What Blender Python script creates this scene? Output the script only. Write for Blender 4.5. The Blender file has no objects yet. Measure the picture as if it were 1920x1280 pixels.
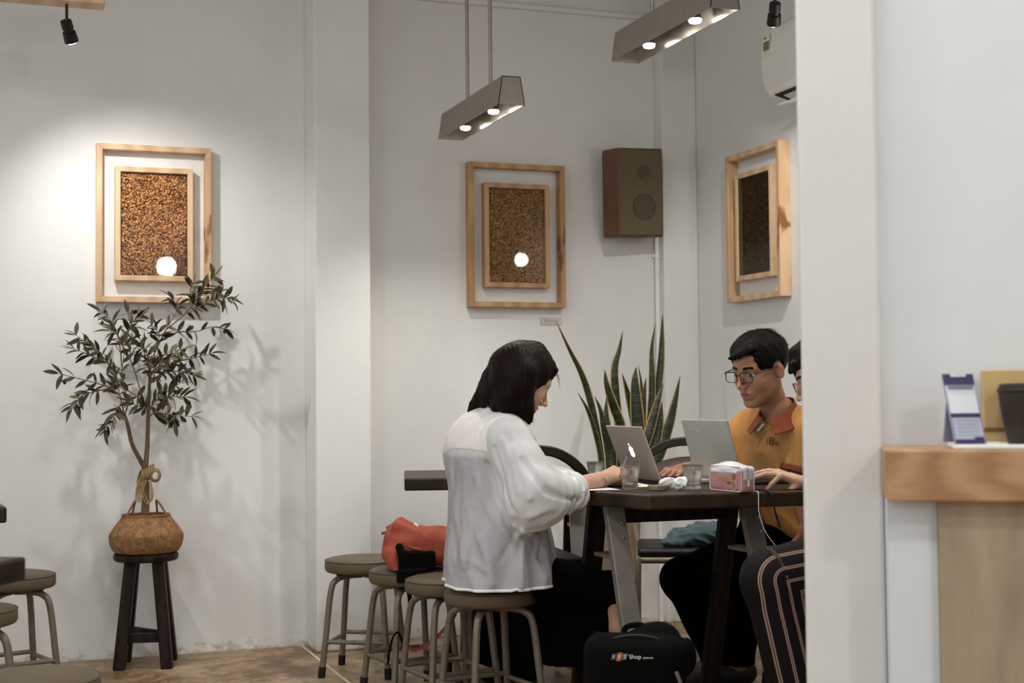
import bpy, bmesh, math, random
import numpy as np
from mathutils import Vector, Matrix

scene = bpy.context.scene
COL = scene.collection
random.seed(7)
rng = np.random.default_rng(11)

# ------------------------------------------------------------------ camera
F = 2667.0            # focal length in pixels of a 1920 wide frame (50 mm on 36 mm)
CAM_H = 1.05
YAW, PITCH, ROLL = math.radians(20), math.atan(105 / F), 0.0095
fw = np.array([math.sin(YAW) * math.cos(PITCH), math.cos(YAW) * math.cos(PITCH), math.sin(PITCH)])
_r0 = np.array([math.cos(YAW), -math.sin(YAW), 0.0]); _u0 = np.cross(_r0, fw)
rt = _r0 * math.cos(ROLL) - _u0 * math.sin(ROLL)
up = _u0 * math.cos(ROLL) + _r0 * math.sin(ROLL)
CP = np.array([0, 0, CAM_H])
cam_data = bpy.data.cameras.new('camera'); cam = bpy.data.objects.new('camera', cam_data); COL.objects.link(cam)
cam_data.sensor_width = 36; cam_data.lens = 36 * F / 1920
M = Matrix.Identity(4)
for i in range(3):
    M[i][0], M[i][1], M[i][2], M[i][3] = rt[i], up[i], -fw[i], CP[i]
cam.matrix_world = M
cam_data.clip_start = 0.05
cam_data.dof.use_dof = True; cam_data.dof.focus_distance = 4.7; cam_data.dof.aperture_fstop = 4.5
scene.camera = cam

# ------------------------------------------------------------------ world, exposure
world = bpy.data.worlds.new('world'); scene.world = world; world.use_nodes = True
bg = world.node_tree.nodes['Background']; bg.inputs[0].default_value = (0.90, 0.96, 1.0, 1); bg.inputs[1].default_value = 0.95
scene.view_settings.view_transform = 'Standard'; scene.view_settings.look = 'None'
scene.view_settings.gamma = 1; scene.view_settings.use_curve_mapping = False
scene.view_settings.exposure = 0.6

# ------------------------------------------------------------------ measuring helpers: a point seen at a pixel, at a depth or on a plane
def ray(x, y): return fw + rt * (x - 960) / F - up * (y - 640) / F
def at(x, y, d): return CP + ray(x, y) * d
def onz(x, y, z): v = ray(x, y); return CP + v * (z - CAM_H) / v[2]
def ony(x, y, Y): v = ray(x, y); return CP + v * Y / v[1]
def onx(x, y, X): v = ray(x, y); return CP + v * X / v[0]

# ------------------------------------------------------------------ material helpers
def lin(h):
    if isinstance(h, str):
        h = h.lstrip('#'); c = [int(h[i:i + 2], 16) / 255 for i in (0, 2, 4)]
        return tuple(x / 12.92 if x <= 0.04045 else ((x + 0.055) / 1.055) ** 2.4 for x in c)
    return tuple(h)
MATS = {}
class NT:
    def __init__(s, name):
        s.m = bpy.data.materials.new(name); s.m.use_nodes = True; s.t = s.m.node_tree
        s.b = s.t.nodes['Principled BSDF']; s.out = s.t.nodes['Material Output']
    def n(s, typ, **kw):
        o = s.t.nodes.new(typ)
        for k, v in kw.items():
            if k in o.inputs: o.inputs[k].default_value = v
            else: setattr(o, k, v)
        return o
    def l(s, a, b): s.t.links.new(a, b)
    def coord(s, scale=(1, 1, 1), which='Object', rot=(0, 0, 0)):
        tc = s.n('ShaderNodeTexCoord'); mp = s.n('ShaderNodeMapping'); mp.inputs['Scale'].default_value = scale; mp.inputs['Rotation'].default_value = rot
        s.l(tc.outputs[which], mp.inputs['Vector']); return mp.outputs['Vector']
    def noise(s, vec, scale=5, detail=4, rough=.55, dist=0):
        o = s.n('ShaderNodeTexNoise'); o.inputs['Scale'].default_value = scale; o.inputs['Detail'].default_value = detail
        o.inputs['Roughness'].default_value = rough; o.inputs['Distortion'].default_value = dist; s.l(vec, o.inputs['Vector']); return o.outputs['Fac']
    def ramp(s, fac, stops, interp='LINEAR'):
        o = s.n('ShaderNodeValToRGB'); e = o.color_ramp.elements; o.color_ramp.interpolation = interp
        while len(e) < len(stops): e.new(.5)
        for el, (p, c) in zip(e, stops):
            el.position = p; c = lin(c) if isinstance(c, str) else c; el.color = (*c[:3], 1)
        s.l(fac, o.inputs['Fac']); return o.outputs['Color']
    def mix(s, fac, a, b, mode='MIX'):
        o = s.n('ShaderNodeMix', data_type='RGBA', blend_type=mode)
        for sock, v in ((o.inputs[0], fac), (o.inputs[6], a), (o.inputs[7], b)):
            if hasattr(v, 'is_linked'): s.l(v, sock)
            elif isinstance(v, (int, float)): sock.default_value = v
            else: sock.default_value = (*(lin(v) if isinstance(v, str) else v)[:3], 1)
        return o.outputs[2]
    def math(s, op, a, b=0.0):
        o = s.n('ShaderNodeMath', operation=op)
        for sock, v in ((o.inputs[0], a), (o.inputs[1], b)):
            if hasattr(v, 'is_linked'): s.l(v, sock)
            else: sock.default_value = v
        return o.outputs[0]
    def bump(s, h, strength=.2, dist=.01):
        o = s.n('ShaderNodeBump'); o.inputs['Strength'].default_value = strength; o.inputs['Distance'].default_value = dist
        s.l(h, o.inputs['Height']); s.l(o.outputs['Normal'], s.b.inputs['Normal'])
    def color(s, c):
        if hasattr(c, 'is_linked'): s.l(c, s.b.inputs['Base Color'])
        else: s.b.inputs['Base Color'].default_value = (*(lin(c))[:3], 1)
    def done(s, rough=.6, metal=0, spec=.4):
        s.b.inputs['Roughness'].default_value = rough; s.b.inputs['Metallic'].default_value = metal
        s.b.inputs['Specular IOR Level'].default_value = spec; return s.m

def plain(name, c, rough=.6, metal=0, spec=.4, var=.12, scale=30, bump=0, bscale=None, bdist=.002):
    """flat colour with a little procedural variation and fine relief"""
    if name in MATS: return MATS[name]
    t = NT(name); v = t.coord(); c = lin(c)
    f = t.noise(v, scale, 4)
    t.color(t.ramp(f, [(.3, tuple(x * (1 - var) for x in c)), (.7, tuple(min(1, x * (1 + var)) for x in c))]))
    if bump: t.bump(t.noise(v, bscale or scale * 3, 3), bump, bdist)
    MATS[name] = t.done(rough, metal, spec); return MATS[name]

def wood(name, c1, c2, rough=.5, scale=(1, 1, 1), ring=6, dist=3.5, bump=.15, spec=.35, rot=(0, 0, 0), knots=None):
    if name in MATS: return MATS[name]
    t = NT(name); v = t.coord(scale, rot=rot)
    w = t.n('ShaderNodeTexWave', wave_type='BANDS', bands_direction='X'); w.inputs['Scale'].default_value = ring
    w.inputs['Distortion'].default_value = dist; w.inputs['Detail'].default_value = 3; w.inputs['Detail Scale'].default_value = 1.2; t.l(v, w.inputs['Vector'])
    fine = t.noise(v, 40, 5, .7)
    f = t.math('ADD', t.math('MULTIPLY', w.outputs['Fac'], .65), t.math('MULTIPLY', fine, .35))
    col = t.ramp(f, [(.15, c1), (.85, c2)])
    if knots:
        k = t.noise(t.coord((1, 1, 1)), 7, 2); col = t.mix(t.ramp(k, [(.66, (0, 0, 0)), (.72, (1, 1, 1))]), col, knots)
    t.color(col); t.bump(f, bump, .002)
    MATS[name] = t.done(rough, 0, spec); return MATS[name]

def emit(name, c, strength):
    if name in MATS: return MATS[name]
    t = NT(name); t.b.inputs['Emission Color'].default_value = (*lin(c), 1); t.b.inputs['Emission Strength'].default_value = strength
    t.color(c); MATS[name] = t.done(); return MATS[name]

# ------------------------------------------------------------------ mesh helpers
def setp(o, label=None, cat=None, group=None, kind=None):
    if label: o['label'] = label
    if cat: o['category'] = cat
    if group: o['group'] = group
    if kind: o['kind'] = kind
    return o
def thing(name, label, cat, loc=(0, 0, 0), rz=0, group=None):
    o = bpy.data.objects.new(name, None); COL.objects.link(o); o.empty_display_size = .05
    o.location = loc; o.rotation_euler = (0, 0, rz)
    return setp(o, label, cat, group)
def copy_tree(root, loc=None, rz=None, label=None, parent=None):
    c = root.copy(); COL.objects.link(c)
    if parent: c.parent = parent
    if loc is not None: c.location = loc
    if rz is not None: c.rotation_euler = (0, 0, rz)
    if label: c['label'] = label
    for ch in [x for x in COL.objects if x.parent == root]: copy_tree(ch, parent=c)
    return c
def raw(name, verts, faces, mat, parent=None, smooth=False, mi=None, attrs=None, loc=None):
    me = bpy.data.meshes.new(name); v = [tuple(map(float, p)) for p in verts]
    me.from_pydata(v, [], [tuple(int(i) for i in f) for f in faces])
    mats = mat if isinstance(mat, (list, tuple)) else [mat]
    for m in mats: me.materials.append(m)
    if smooth: me.polygons.foreach_set('use_smooth', [True] * len(me.polygons))
    if mi is not None: me.polygons.foreach_set('material_index', np.asarray(mi, dtype=np.int32))
    if attrs:
        for k, a in attrs.items():
            at_ = me.attributes.new(k, 'FLOAT', 'POINT'); at_.data.foreach_set('value', np.asarray(a, dtype=np.float32))
    me.update()
    o = bpy.data.objects.new(name, me); COL.objects.link(o)
    if parent: o.parent = parent
    if loc is not None: o.location = loc
    return o
def inst(name, me, parent, mtx):
    o = bpy.data.objects.new(name, me); COL.objects.link(o); o.parent = parent; o.matrix_local = mtx; return o
def rotm(rx=0, ry=0, rz=0):
    return np.array((Matrix.Rotation(rz, 3, 'Z') @ Matrix.Rotation(ry, 3, 'Y') @ Matrix.Rotation(rx, 3, 'X')))
def unit(v): v = np.asarray(v, float); return v / (np.linalg.norm(v) + 1e-12)
def spline(pts, n=8):
    """Catmull-Rom through the points"""
    p = [np.asarray(q, float) for q in pts]; p = [2 * p[0] - p[1]] + p + [2 * p[-1] - p[-2]]; out = []
    for i in range(1, len(p) - 2):
        for k in range(n):
            t = k / n; a, b, c, d = p[i - 1], p[i], p[i + 1], p[i + 2]
            out.append(.5 * (2 * b + (c - a) * t + (2 * a - 5 * b + 4 * c - d) * t * t + (3 * b - a - 3 * c + d) * t ** 3))
    out.append(p[-2]); return out
class MB:
    def __init__(s): s.v = []; s.f = []; s.mi = []; s.cur = 0
    def _add(s, v, f):
        o = len(s.v); s.v += [np.asarray(p, float) for p in v]; s.f += [tuple(i + o for i in q) for q in f]; s.mi += [s.cur] * len(f); return s
    def box(s, c, size, R=None):
        h = np.asarray(size, float) / 2; R = np.eye(3) if R is None else R
        v = [np.asarray(c) + R @ (h * np.array([x, y, z])) for x in (-1, 1) for y in (-1, 1) for z in (-1, 1)]
        return s._add(v, [(0, 1, 3, 2), (4, 6, 7, 5), (0, 4, 5, 1), (2, 3, 7, 6), (0, 2, 6, 4), (1, 5, 7, 3)])
    def beam(s, p0, p1, w, h, side=None):
        """square bar from p0 to p1; side = direction of the width"""
        p0 = np.asarray(p0, float); p1 = np.asarray(p1, float); d = unit(p1 - p0)
        a = unit(np.cross(d, [0, 0, 1]) if abs(d[2]) < .95 else np.array([1., 0, 0])) if side is None else unit(np.asarray(side) - d * (np.asarray(side) @ d))
        b = np.cross(d, a); v = [p + a * w / 2 * i + b * h / 2 * j for p in (p0, p1) for i, j in ((-1, -1), (1, -1), (1, 1), (-1, 1))]
        return s._add(v, [(3, 2, 1, 0), (4, 5, 6, 7)] + [(i, (i + 1) % 4, 4 + (i + 1) % 4, 4 + i) for i in range(4)])
    def tube(s, pts, r, seg=10, cap=True):
        p = [np.asarray(q, float) for q in pts]; n = len(p); r = [r] * n if np.isscalar(r) else list(r)
        t = [unit(p[min(i + 1, n - 1)] - p[max(i - 1, 0)]) for i in range(n)]
        a = unit(np.cross(t[0], [0, 0, 1] if abs(t[0][2]) < .9 else [1, 0, 0])); v = []
        for i in range(n):
            a = unit(a - t[i] * (a @ t[i])); b = np.cross(t[i], a)
            v += [p[i] + r[i] * (math.cos(2 * math.pi * k / seg) * a + math.sin(2 * math.pi * k / seg) * b) for k in range(seg)]
        f = [(i * seg + k, i * seg + (k + 1) % seg, (i + 1) * seg + (k + 1) % seg, (i + 1) * seg + k) for i in range(n - 1) for k in range(seg)]
        if cap: f += [tuple(range(seg - 1, -1, -1)), tuple((n - 1) * seg + k for k in range(seg))]
        return s._add(v, f)
    def lathe(s, prof, seg=32, c=(0, 0, 0)):
        c = np.asarray(c, float); n = len(prof)
        v = [c + np.array([r * math.cos(2 * math.pi * k / seg), r * math.sin(2 * math.pi * k / seg), z]) for r, z in prof for k in range(seg)]
        f = [(i * seg + k, i * seg + (k + 1) % seg, (i + 1) * seg + (k + 1) % seg, (i + 1) * seg + k) for i in range(n - 1) for k in range(seg)]
        f += [tuple(range(seg - 1, -1, -1)), tuple((n - 1) * seg + k for k in range(seg))]
        return s._add(v, f)
    def prism(s, poly, z0, z1):
        n = len(poly); v = [(x, y, z0) for x, y in poly] + [(x, y, z1) for x, y in poly]
        return s._add(v, [tuple(range(n - 1, -1, -1)), tuple(range(n, 2 * n))] + [(i, (i + 1) % n, n + (i + 1) % n, n + i) for i in range(n)])
    def ribbon(s, pts, wid, side, th=.001):
        """flat strap along pts; side = width direction (vector or list)"""
        p = [np.asarray(q, float) for q in pts]; n = len(p); v = []
        for i in range(n):
            t = unit(p[min(i + 1, n - 1)] - p[max(i - 1, 0)]); a = unit(side if np.ndim(side) == 1 else side[i]); a = unit(a - t * (a @ t)); b = np.cross(t, a)
            w = wid if np.isscalar(wid) else wid[i]
            v += [p[i] + a * w / 2 + b * th / 2, p[i] - a * w / 2 + b * th / 2, p[i] - a * w / 2 - b * th / 2, p[i] + a * w / 2 - b * th / 2]
        f = [(i * 4 + k, i * 4 + (k + 1) % 4, i * 4 + 4 + (k + 1) % 4, i * 4 + 4 + k) for i in range(n - 1) for k in range(4)] + [(3, 2, 1, 0), tuple((n - 1) * 4 + k for k in range(4))]
        return s._add(v, f)
    def xform(s, R=None, t=(0, 0, 0)):
        R = np.eye(3) if R is None else R; s.v = [R @ p + np.asarray(t) for p in s.v]; return s
    def build(s, name, mat, parent=None, bevel=0, smooth=False, seg=2, loc=None):
        o = raw(name, s.v, s.f, mat, parent, smooth, s.mi, loc=loc)
        bm = bmesh.new(); bm.from_mesh(o.data); bmesh.ops.recalc_face_normals(bm, faces=bm.faces); bm.to_mesh(o.data); bm.free()
        if bevel:
            m = o.modifiers.new('bevel', 'BEVEL'); m.width = bevel; m.segments = seg; m.limit_method = 'ANGLE'; m.angle_limit = math.radians(40)
        if smooth:
            try: o.data.set_sharp_from_angle(angle=math.radians(42))
            except Exception: pass
        return o
def text_part(name, string, size, mat, parent, mtx, depth=.0004):
    cu = bpy.data.curves.new(name, 'FONT'); cu.body = string; cu.size = size; cu.extrude = depth; cu.align_x = 'LEFT'
    o = bpy.data.objects.new(name, cu); COL.objects.link(o); dg = bpy.context.evaluated_depsgraph_get(); dg.update()
    me = bpy.data.meshes.new_from_object(o.evaluated_get(dg)); bpy.data.objects.remove(o); me.materials.clear(); me.materials.append(mat)
    return inst(name, me, parent, mtx)
def mtx4(R, t):
    m = Matrix.Identity(4)
    for i in range(3):
        for j in range(3): m[i][j] = float(R[i][j])
        m[i][3] = float(t[i])
    return m

# ------------------------------------------------------------------ smooth solids: distance fields meshed with surface nets
def seg_h(P, a, b):
    pa = P - a; ba = b - a; return np.clip((pa @ ba) / (ba @ ba + 1e-12), 0, 1), pa, ba
def cap(P, a, b, ra, rb):
    a = np.asarray(a, np.float32); b = np.asarray(b, np.float32); h, pa, ba = seg_h(P, a, b)
    return np.linalg.norm(pa - h[..., None] * ba, axis=-1) - (ra + (rb - ra) * h)
def ell(P, c, r, R=None):
    q = P - np.asarray(c, np.float32)
    if R is not None: q = q @ np.asarray(R, np.float32)
    r = np.asarray(r, np.float32); k0 = np.linalg.norm(q / r, axis=-1); k1 = np.linalg.norm(q / (r * r), axis=-1)
    return k0 * (k0 - 1) / (k1 + 1e-9)
def rbox(P, c, h, r, R=None):
    q = P - np.asarray(c, np.float32)
    if R is not None: q = q @ np.asarray(R, np.float32)
    q = np.abs(q) - (np.asarray(h, np.float32) - r)
    return np.linalg.norm(np.maximum(q, 0), axis=-1) + np.minimum(q.max(-1), 0) - r
def smin(a, b, k):
    h = np.clip(.5 + .5 * (b - a) / k, 0, 1); return b + (a - b) * h - k * h * (1 - h)
def smax(a, b, k): return -smin(-a, -b, k)
def uni(P, prims, k):
    d = None
    for p in prims:
        e = cap(P, *p[1:]) if p[0] == 'c' else ell(P, *p[1:]) if p[0] == 'e' else rbox(P, *p[1:])
        d = e if d is None else smin(d, e, k)
    return d
def wob(P, freq, seed, n=5):
    """cheap smooth noise: a sum of sines; freq may differ by axis"""
    g = np.random.default_rng(seed); o = 0
    for _ in range(n):
        k = g.normal(size=3) * np.asarray(freq); o = o + np.sin(P @ k.astype(np.float32) + g.uniform(0, 6.28))
    return o / n
def nets(fn, lo, hi, h):
    lo = np.asarray(lo, float); hi = np.asarray(hi, float); n = np.ceil((hi - lo) / h).astype(int) + 1
    ax = [(lo[i] + h * np.arange(n[i])).astype(np.float32) for i in range(3)]
    # coarse pass first, then the fine field only near the surface
    st = 4; nc = -(-(n - 1) // st) + 1; cax = [(lo[i] + h * st * np.arange(nc[i])).astype(np.float32) for i in range(3)]
    Dc = fn(np.stack(np.meshgrid(*cax, indexing='ij'), -1)).astype(np.float32)
    Dn = np.repeat(np.repeat(np.repeat(Dc, st, 0), st, 1), st, 2); o = st // 2; Dn = np.pad(Dn[o:, o:, o:], ((0, st), (0, st), (0, st)), 'edge')[:n[0], :n[1], :n[2]]
    D = np.where(Dn < 0, -1, 1).astype(np.float32); I = np.argwhere(np.abs(Dn) < h * st * 2.2 + .004)
    D[tuple(I.T)] = fn(np.stack([ax[k][I[:, k]] for k in range(3)], -1)); S = D < 0
    nx, ny, nz = n; cnt = np.zeros((nx - 1, ny - 1, nz - 1), np.float32); acc = np.zeros((nx - 1, ny - 1, nz - 1, 3), np.float32)
    cs = [(i, j, k) for i in (0, 1) for j in (0, 1) for k in (0, 1)]
    def sub(A, c): return A[c[0]:nx - 1 + c[0], c[1]:ny - 1 + c[1], c[2]:nz - 1 + c[2]]
    for a in cs:
        for x in range(3):
            if a[x]: continue
            b = list(a); b[x] = 1; b = tuple(b); da, db = sub(D, a), sub(D, b); m = sub(S, a) != sub(S, b)
            t = np.where(m, da / np.where(m, da - db, 1), 0); cnt += m
            for y in range(3): acc[..., y] += m * (a[y] + (t if y == x else 0))
    act = cnt > 0; idx = -np.ones(act.shape, int); idx[act] = np.arange(act.sum()); ijk = np.argwhere(act)
    V = lo + h * (ijk + acc[act] / cnt[act][:, None]); Fq = []
    for x in range(3):
        y, z = (x + 1) % 3, (x + 2) % 3
        A = np.take(S, range(n[x] - 1), x); B = np.take(S, range(1, n[x]), x); e = np.argwhere(A != B)
        e = e[(e[:, y] > 0) & (e[:, z] > 0) & (e[:, y] < n[y] - 1) & (e[:, z] < n[z] - 1)]
        if not len(e): continue
        fl = A[tuple(e.T)]; q = []
        for dy, dz in ((0, 0), (-1, 0), (-1, -1), (0, -1)):
            c = e.copy(); c[:, y] += dy; c[:, z] += dz; q.append(idx[tuple(c.T)])
        q = np.stack(q, 1); q[~fl] = q[~fl][:, ::-1]; Fq.append(q)
    return V, np.concatenate(Fq)
def join_meshes(parts):
    V, Q, I, o = [], [], [], 0
    for v, q, mi in parts:
        V.append(v); Q.append(q + o); I.append(np.broadcast_to(mi, (len(q),))); o += len(v)
    return np.concatenate(V), np.concatenate(Q), np.concatenate(I)
# ================================================================== added ceiling fill lights
YW, XR = 6.07, 3.12                 # back wall plane, right wall plane
ZC = 3.05
# fill discs added to brighten stool tops and walls, all above the frame
def fill_disc(label, x, y, power):
    root = thing('added_fill_disc', label, 'lamp', (x, y, ZC), 0, 'added fill discs out of view')
    MB().lathe([(.19, -.001), (.19, -.03), (.18, -.034)], 36).build('rim', plain('fill_disc_rim', '#d8d8d4', .5), root, smooth=True)
    MB().lathe([(.178, -.030), (.12, -.038), (.01, -.041)], 36).build('diffuser', emit('fill_disc_glow', '#f2f6ff', 4), root, smooth=True)
    L = bpy.data.lights.new('fill_disc_light', 'AREA'); L.shape = 'DISK'; L.size = .36; L.energy = power; L.color = (.93, .97, 1.0)
    lo = bpy.data.objects.new('fill_disc_light', L); COL.objects.link(lo); lo.parent = root; lo.location = (0, 0, -.06)
fill_disc('added unseen fill disc above the open floor, nearest the plant', -.3, 2.9, 12)
fill_disc('added unseen fill disc above the viewer, nearest the pillar', 1.35, 2.3, 14)
fill_disc('added unseen fill disc far left of the view', -2.1, 4.0, 9)
fill_disc('added unseen fill disc behind the viewer', .4, .4, 14)

# ================================================================== the room
def wall_material(name, c, stain, seed):
    t = NT(name); v = t.coord((1, 1, 1)); big = t.noise(v, 1.3 + seed * .1, 3, .5); mid = t.noise(v, 9, 5, .6)
    col = t.ramp(t.math('ADD', t.math('MULTIPLY', big, .6), t.math('MULTIPLY', mid, .4)), [(.35, tuple(x * .94 for x in lin(c))), (.65, lin(c))])
    sep = t.n('ShaderNodeSeparateXYZ'); t.l(t.coord((1, 1, 1)), sep.inputs[0])
    z = sep.outputs['Z']
    # scuffed, flaking paint with ragged edges along the foot of the wall
    dirt = t.noise(t.coord((1, 1, 1.6)), 14, 6, .7); h = t.math('SUBTRACT', dirt, t.math('MULTIPLY', z, 3.2))
    col = t.mix(t.ramp(h, [(.40, (0, 0, 0)), (.58, (.75, .75, .75))]), col, stain)
    sp = t.noise(v, 55, 2, .5); col = t.mix(t.ramp(sp, [(.775, (0, 0, 0)), (.80, (.5, .5, .5))]), col, stain)
    t.color(col); t.bump(t.math('ADD', mid, t.math('MULTIPLY', t.noise(v, 70, 3), .25)), .22, .006)
    return t.done(.75, 0, .25)
M_wall = wall_material('wall_plaster', '#e3e2df', '#a58d70', 1)
M_wall2 = wall_material('pillar_plaster', '#dcdad7', '#c9bfae', 4)
M_ceil = plain('ceiling_paint', '#dcd8d0', .85, var=.03, scale=4)

def struct(name, mb, mat, bevel=0):
    o = mb.build(name, mat, None, bevel); o['kind'] = 'structure'; return o
struct('wall_back', MB().box((-.2, YW + .1, ZC / 2), (6.8, .2, ZC)), M_wall)
struct('wall_right', MB().box((XR + .1, 1.42, ZC / 2), (.2, 9.5, ZC)), M_wall)
# unseen half walls, front and left, added to block low daylight; open above
struct('wall_front_light_block', MB().box((-.2, -3.3, .55), (6.9, .15, 1.1)), M_wall)
struct('wall_left_light_block', MB().box((-3.6, 1.4, .55), (.15, 9.3, 1.1)), M_wall)
o = struct('ceiling', MB().box((-.2, 1.5, ZC + .05), (6.9, 9.4, .1)), M_ceil)
# column standing proud of the back wall, and the boxed-in corner
setp(struct('wall_column', MB().box(((1.262 + 1.50) / 2, YW - .1, ZC / 2), (.238, .2, ZC)), M_wall, .006), 'white plastered column standing proud of the back wall')
setp(struct('wall_corner_column', MB().box(((2.94 + XR) / 2, YW - .04, ZC / 2), (XR - 2.94, .08, ZC)), M_wall, .006), 'narrow white boxed column in the corner of the room')
setp(struct('trim_1', MB().box((2.22, YW - .012, 2.842), (1.44, .024, .022)), M_wall, .003), 'thin plaster ledge high on the back wall')

# floor: large worn tiles with pale joints
t = NT('floor_tile_worn'); v = t.coord((1, 1, 1), 'Object')
geo = t.n('ShaderNodeNewGeometry'); gp = geo.outputs['Position']
n1 = t.noise(gp, 2.3, 6, .65, .6); n2 = t.noise(gp, 11, 6, .7, 1.2)
f = t.math('ADD', t.math('MULTIPLY', n1, .5), t.math('MULTIPLY', n2, .5))
t.color(t.ramp(f, [(.34, '#4a3625'), (.45, '#745b40'), (.53, '#9c8566'), (.68, '#bda98a')])); t.bump(n2, .12, .003)
t.l(t.ramp(n2, [(.3, (.28, .28, .28)), (.7, (.6, .6, .6))]), t.b.inputs['Roughness'])
M_floor = t.done(.4, 0, .4); t.l(t.ramp(n2, [(.3, (.3, .3, .3)), (.7, (.62, .62, .62))]), t.b.inputs['Roughness'])
M_grout = plain('floor_joint', '#d8cfb8', .9)
fl = struct('floor', MB().box((-.2, 1.4, -.0258), (6.9, 9.6, .05)), M_grout)
TS = 1.2; tile = None
for i in range(-4, 2):
    for j in range(0, 6):
        x0 = 1.24 + i * TS; y1 = YW - j * TS
        x1, y0 = min(x0 + TS, XR), y1 - TS
        if tile is None or x1 - x0 < TS - .01:
            mb = MB().box(((x1 - x0) / 2, TS / 2, -.0025), (x1 - x0 - .009, TS - .009, .0049)); ob = mb.build('floor_tile', M_floor, fl, .0012, seg=1)
            ob.location = (x0, y0, 0)
            if tile is None: tile = ob
        else:
            ob = tile.copy(); COL.objects.link(ob); ob.parent = fl; ob.location = (x0, y0, 0)

# the near pillar with the counter wall beside it (turned about 32 degrees from the room)
AN = math.radians(32.4); PA = np.array([math.cos(AN), -math.sin(AN), 0]); PB = np.array([math.sin(AN), math.cos(AN), 0])
RP = np.stack([PA, PB, [0, 0, 1]], 1)
PO = at(1640, 640, 2.7); PO = np.array([PO[0], PO[1], 0])
def near(a, b, z): return PO + PA * a + PB * b + np.array([0, 0, z])
def near_box(a0, a1, b0, b1, z0, z1):
    return MB().box(near((a0 + a1) / 2, (b0 + b1) / 2, (z0 + z1) / 2), (a1 - a0, b1 - b0, z1 - z0), RP)
setp(struct('wall_pillar', near_box(-.1375, .012, 0, .16, 0, ZC), M_wall2, .008), 'tall white plastered pillar in front of the table')
M_wall3 = wall_material('counter_plaster_cool_light', '#dadee0', '#c9bfae', 6)  # cool tint of the daylight is put into this plaster colour
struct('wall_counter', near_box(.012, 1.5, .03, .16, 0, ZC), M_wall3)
t = NT('counter_panel_cement'); v = t.coord((1, 1, .35)); f = t.noise(v, 7, 6, .65, .6); f2 = t.noise(v, 30, 4)
t.color(t.ramp(t.math('ADD', t.math('MULTIPLY', f, .8), t.math('MULTIPLY', f2, .2)), [(.3, '#8f7c6a'), (.5, '#a4917d'), (.7, '#b3a28d')])); t.bump(f2, .1, .003)
M_cement = t.done(.8, 0, .2)
struct('wall_counter_base', near_box(.0985, 1.5, -.15, .0295, 0, .861), M_cement)
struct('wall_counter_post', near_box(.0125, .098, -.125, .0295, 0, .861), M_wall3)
M_slab = wood('counter_wood', '#9c744f', '#b8906a', .45, (1.4, 1.4, 6), ring=2.2, dist=7, bump=.06)
ct = near_box(.008, 1.5, -.2, .0295, .862, .952).build('bar_counter', M_slab, None, .004)
setp(ct, 'thick pale wood counter slab fixed beside the near white pillar', 'counter')
# ================================================================== shared materials
M_pine = wood('pine', '#c6a07a', '#dbbb97', .5, (2, 2, 9), ring=1.5, dist=5, bump=.05, knots='#8a5a34')
M_pine2 = wood('pine_darker', '#ac825a', '#c59d73', .5, (2, 2, 9), ring=1.5, dist=5, bump=.05, knots='#7a4c2a')
M_dark = wood('dark_stained_wood', '#100a06', '#281a10', .5, (3, 3, 10), ring=2, dist=4, bump=.2, spec=.2)
M_top = wood('worn_table_wood', '#18110a', '#3a2b1c', .42, (7, 1.0, 7), ring=1.1, dist=5, bump=.12, spec=.3, rot=(0, 0, math.radians(90)))
M_black = plain('black_plastic', '#15120f', .5, var=.1)
M_steel = plain('grey_painted_steel', '#8b827a', .45, .3, var=.1, scale=18)
M_brush = plain('brushed_steel_shade', '#978f86', .45, .6, var=.07, scale=40)
M_inner = plain('shade_inside_steel', '#cfcfca', .22, .95, var=.04)
M_tube = plain('grey_enamel_tube', '#766c5d', .38, .25, var=.16, scale=45, bump=.1)
M_vinyl = plain('khaki_vinyl', '#62543f', .5, 0, .3, var=.06, scale=12, bump=.15, bscale=160, bdist=.0006)
M_piping = plain('dark_piping', '#4c4234', .55)
M_rubber = plain('black_rubber', '#17130f', .8)
M_white = plain('white_plastic', '#e9e9e4', .4, var=.02)
M_tubecream = plain('cream_enamel_tube', '#cbc0aa', .35, .1, var=.08)

# ================================================================== framed coffee beans
def bean_mesh(name, w, h, size, mats, parent, seed, loc):
    g = np.random.default_rng(seed); bm = bmesh.new(); bmesh.ops.create_icosphere(bm, subdivisions=1, radius=1)
    V0 = np.array([v.co[:] for v in bm.verts]); F0 = np.array([[v.index for v in f.verts] for f in bm.faces]); bm.free()
    # a bean: longer than wide, with the crease along its belly
    V0 = V0 * [1, .74, .55]; V0[:, 2] -= .22 * np.exp(-(V0[:, 1] / .2) ** 2) * (V0[:, 2] > .2)
    nx, ny = int(w / (size * 1.42)), int(h / (size * 1.15)); Vs, Fs, Is, o = [], [], [], 0
    for layer in (0, 1):
        for i in range(nx):
            for j in range(ny):
                x = -w / 2 + (i + .5 + (j % 2) * .5 - .25 + layer * .4) * w / nx + g.normal() * size * .22
                y = -h / 2 + (j + .5 + layer * .5) * h / ny + g.normal() * size * .22
                if abs(x) > w / 2 - size * .7 or abs(y) > h / 2 - size * .7: continue
                if layer and g.random() < .35: continue
                R = rotm(g.normal() * .5, g.normal() * .5, g.uniform(0, 6.28)); s = size * g.uniform(.85, 1.12)
                Vs.append((V0 * s) @ R.T + [x, y, size * (.35 + .45 * layer) + g.uniform(0, size * .3)]); Fs.append(F0 + o); o += len(V0)
                Is.append(np.full(len(F0), g.integers(0, len(mats))))
    ob = raw(name, np.concatenate(Vs), np.concatenate(Fs), mats, parent, True, np.concatenate(Is), loc=loc); ob['kind'] = 'stuff'; return ob
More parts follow.
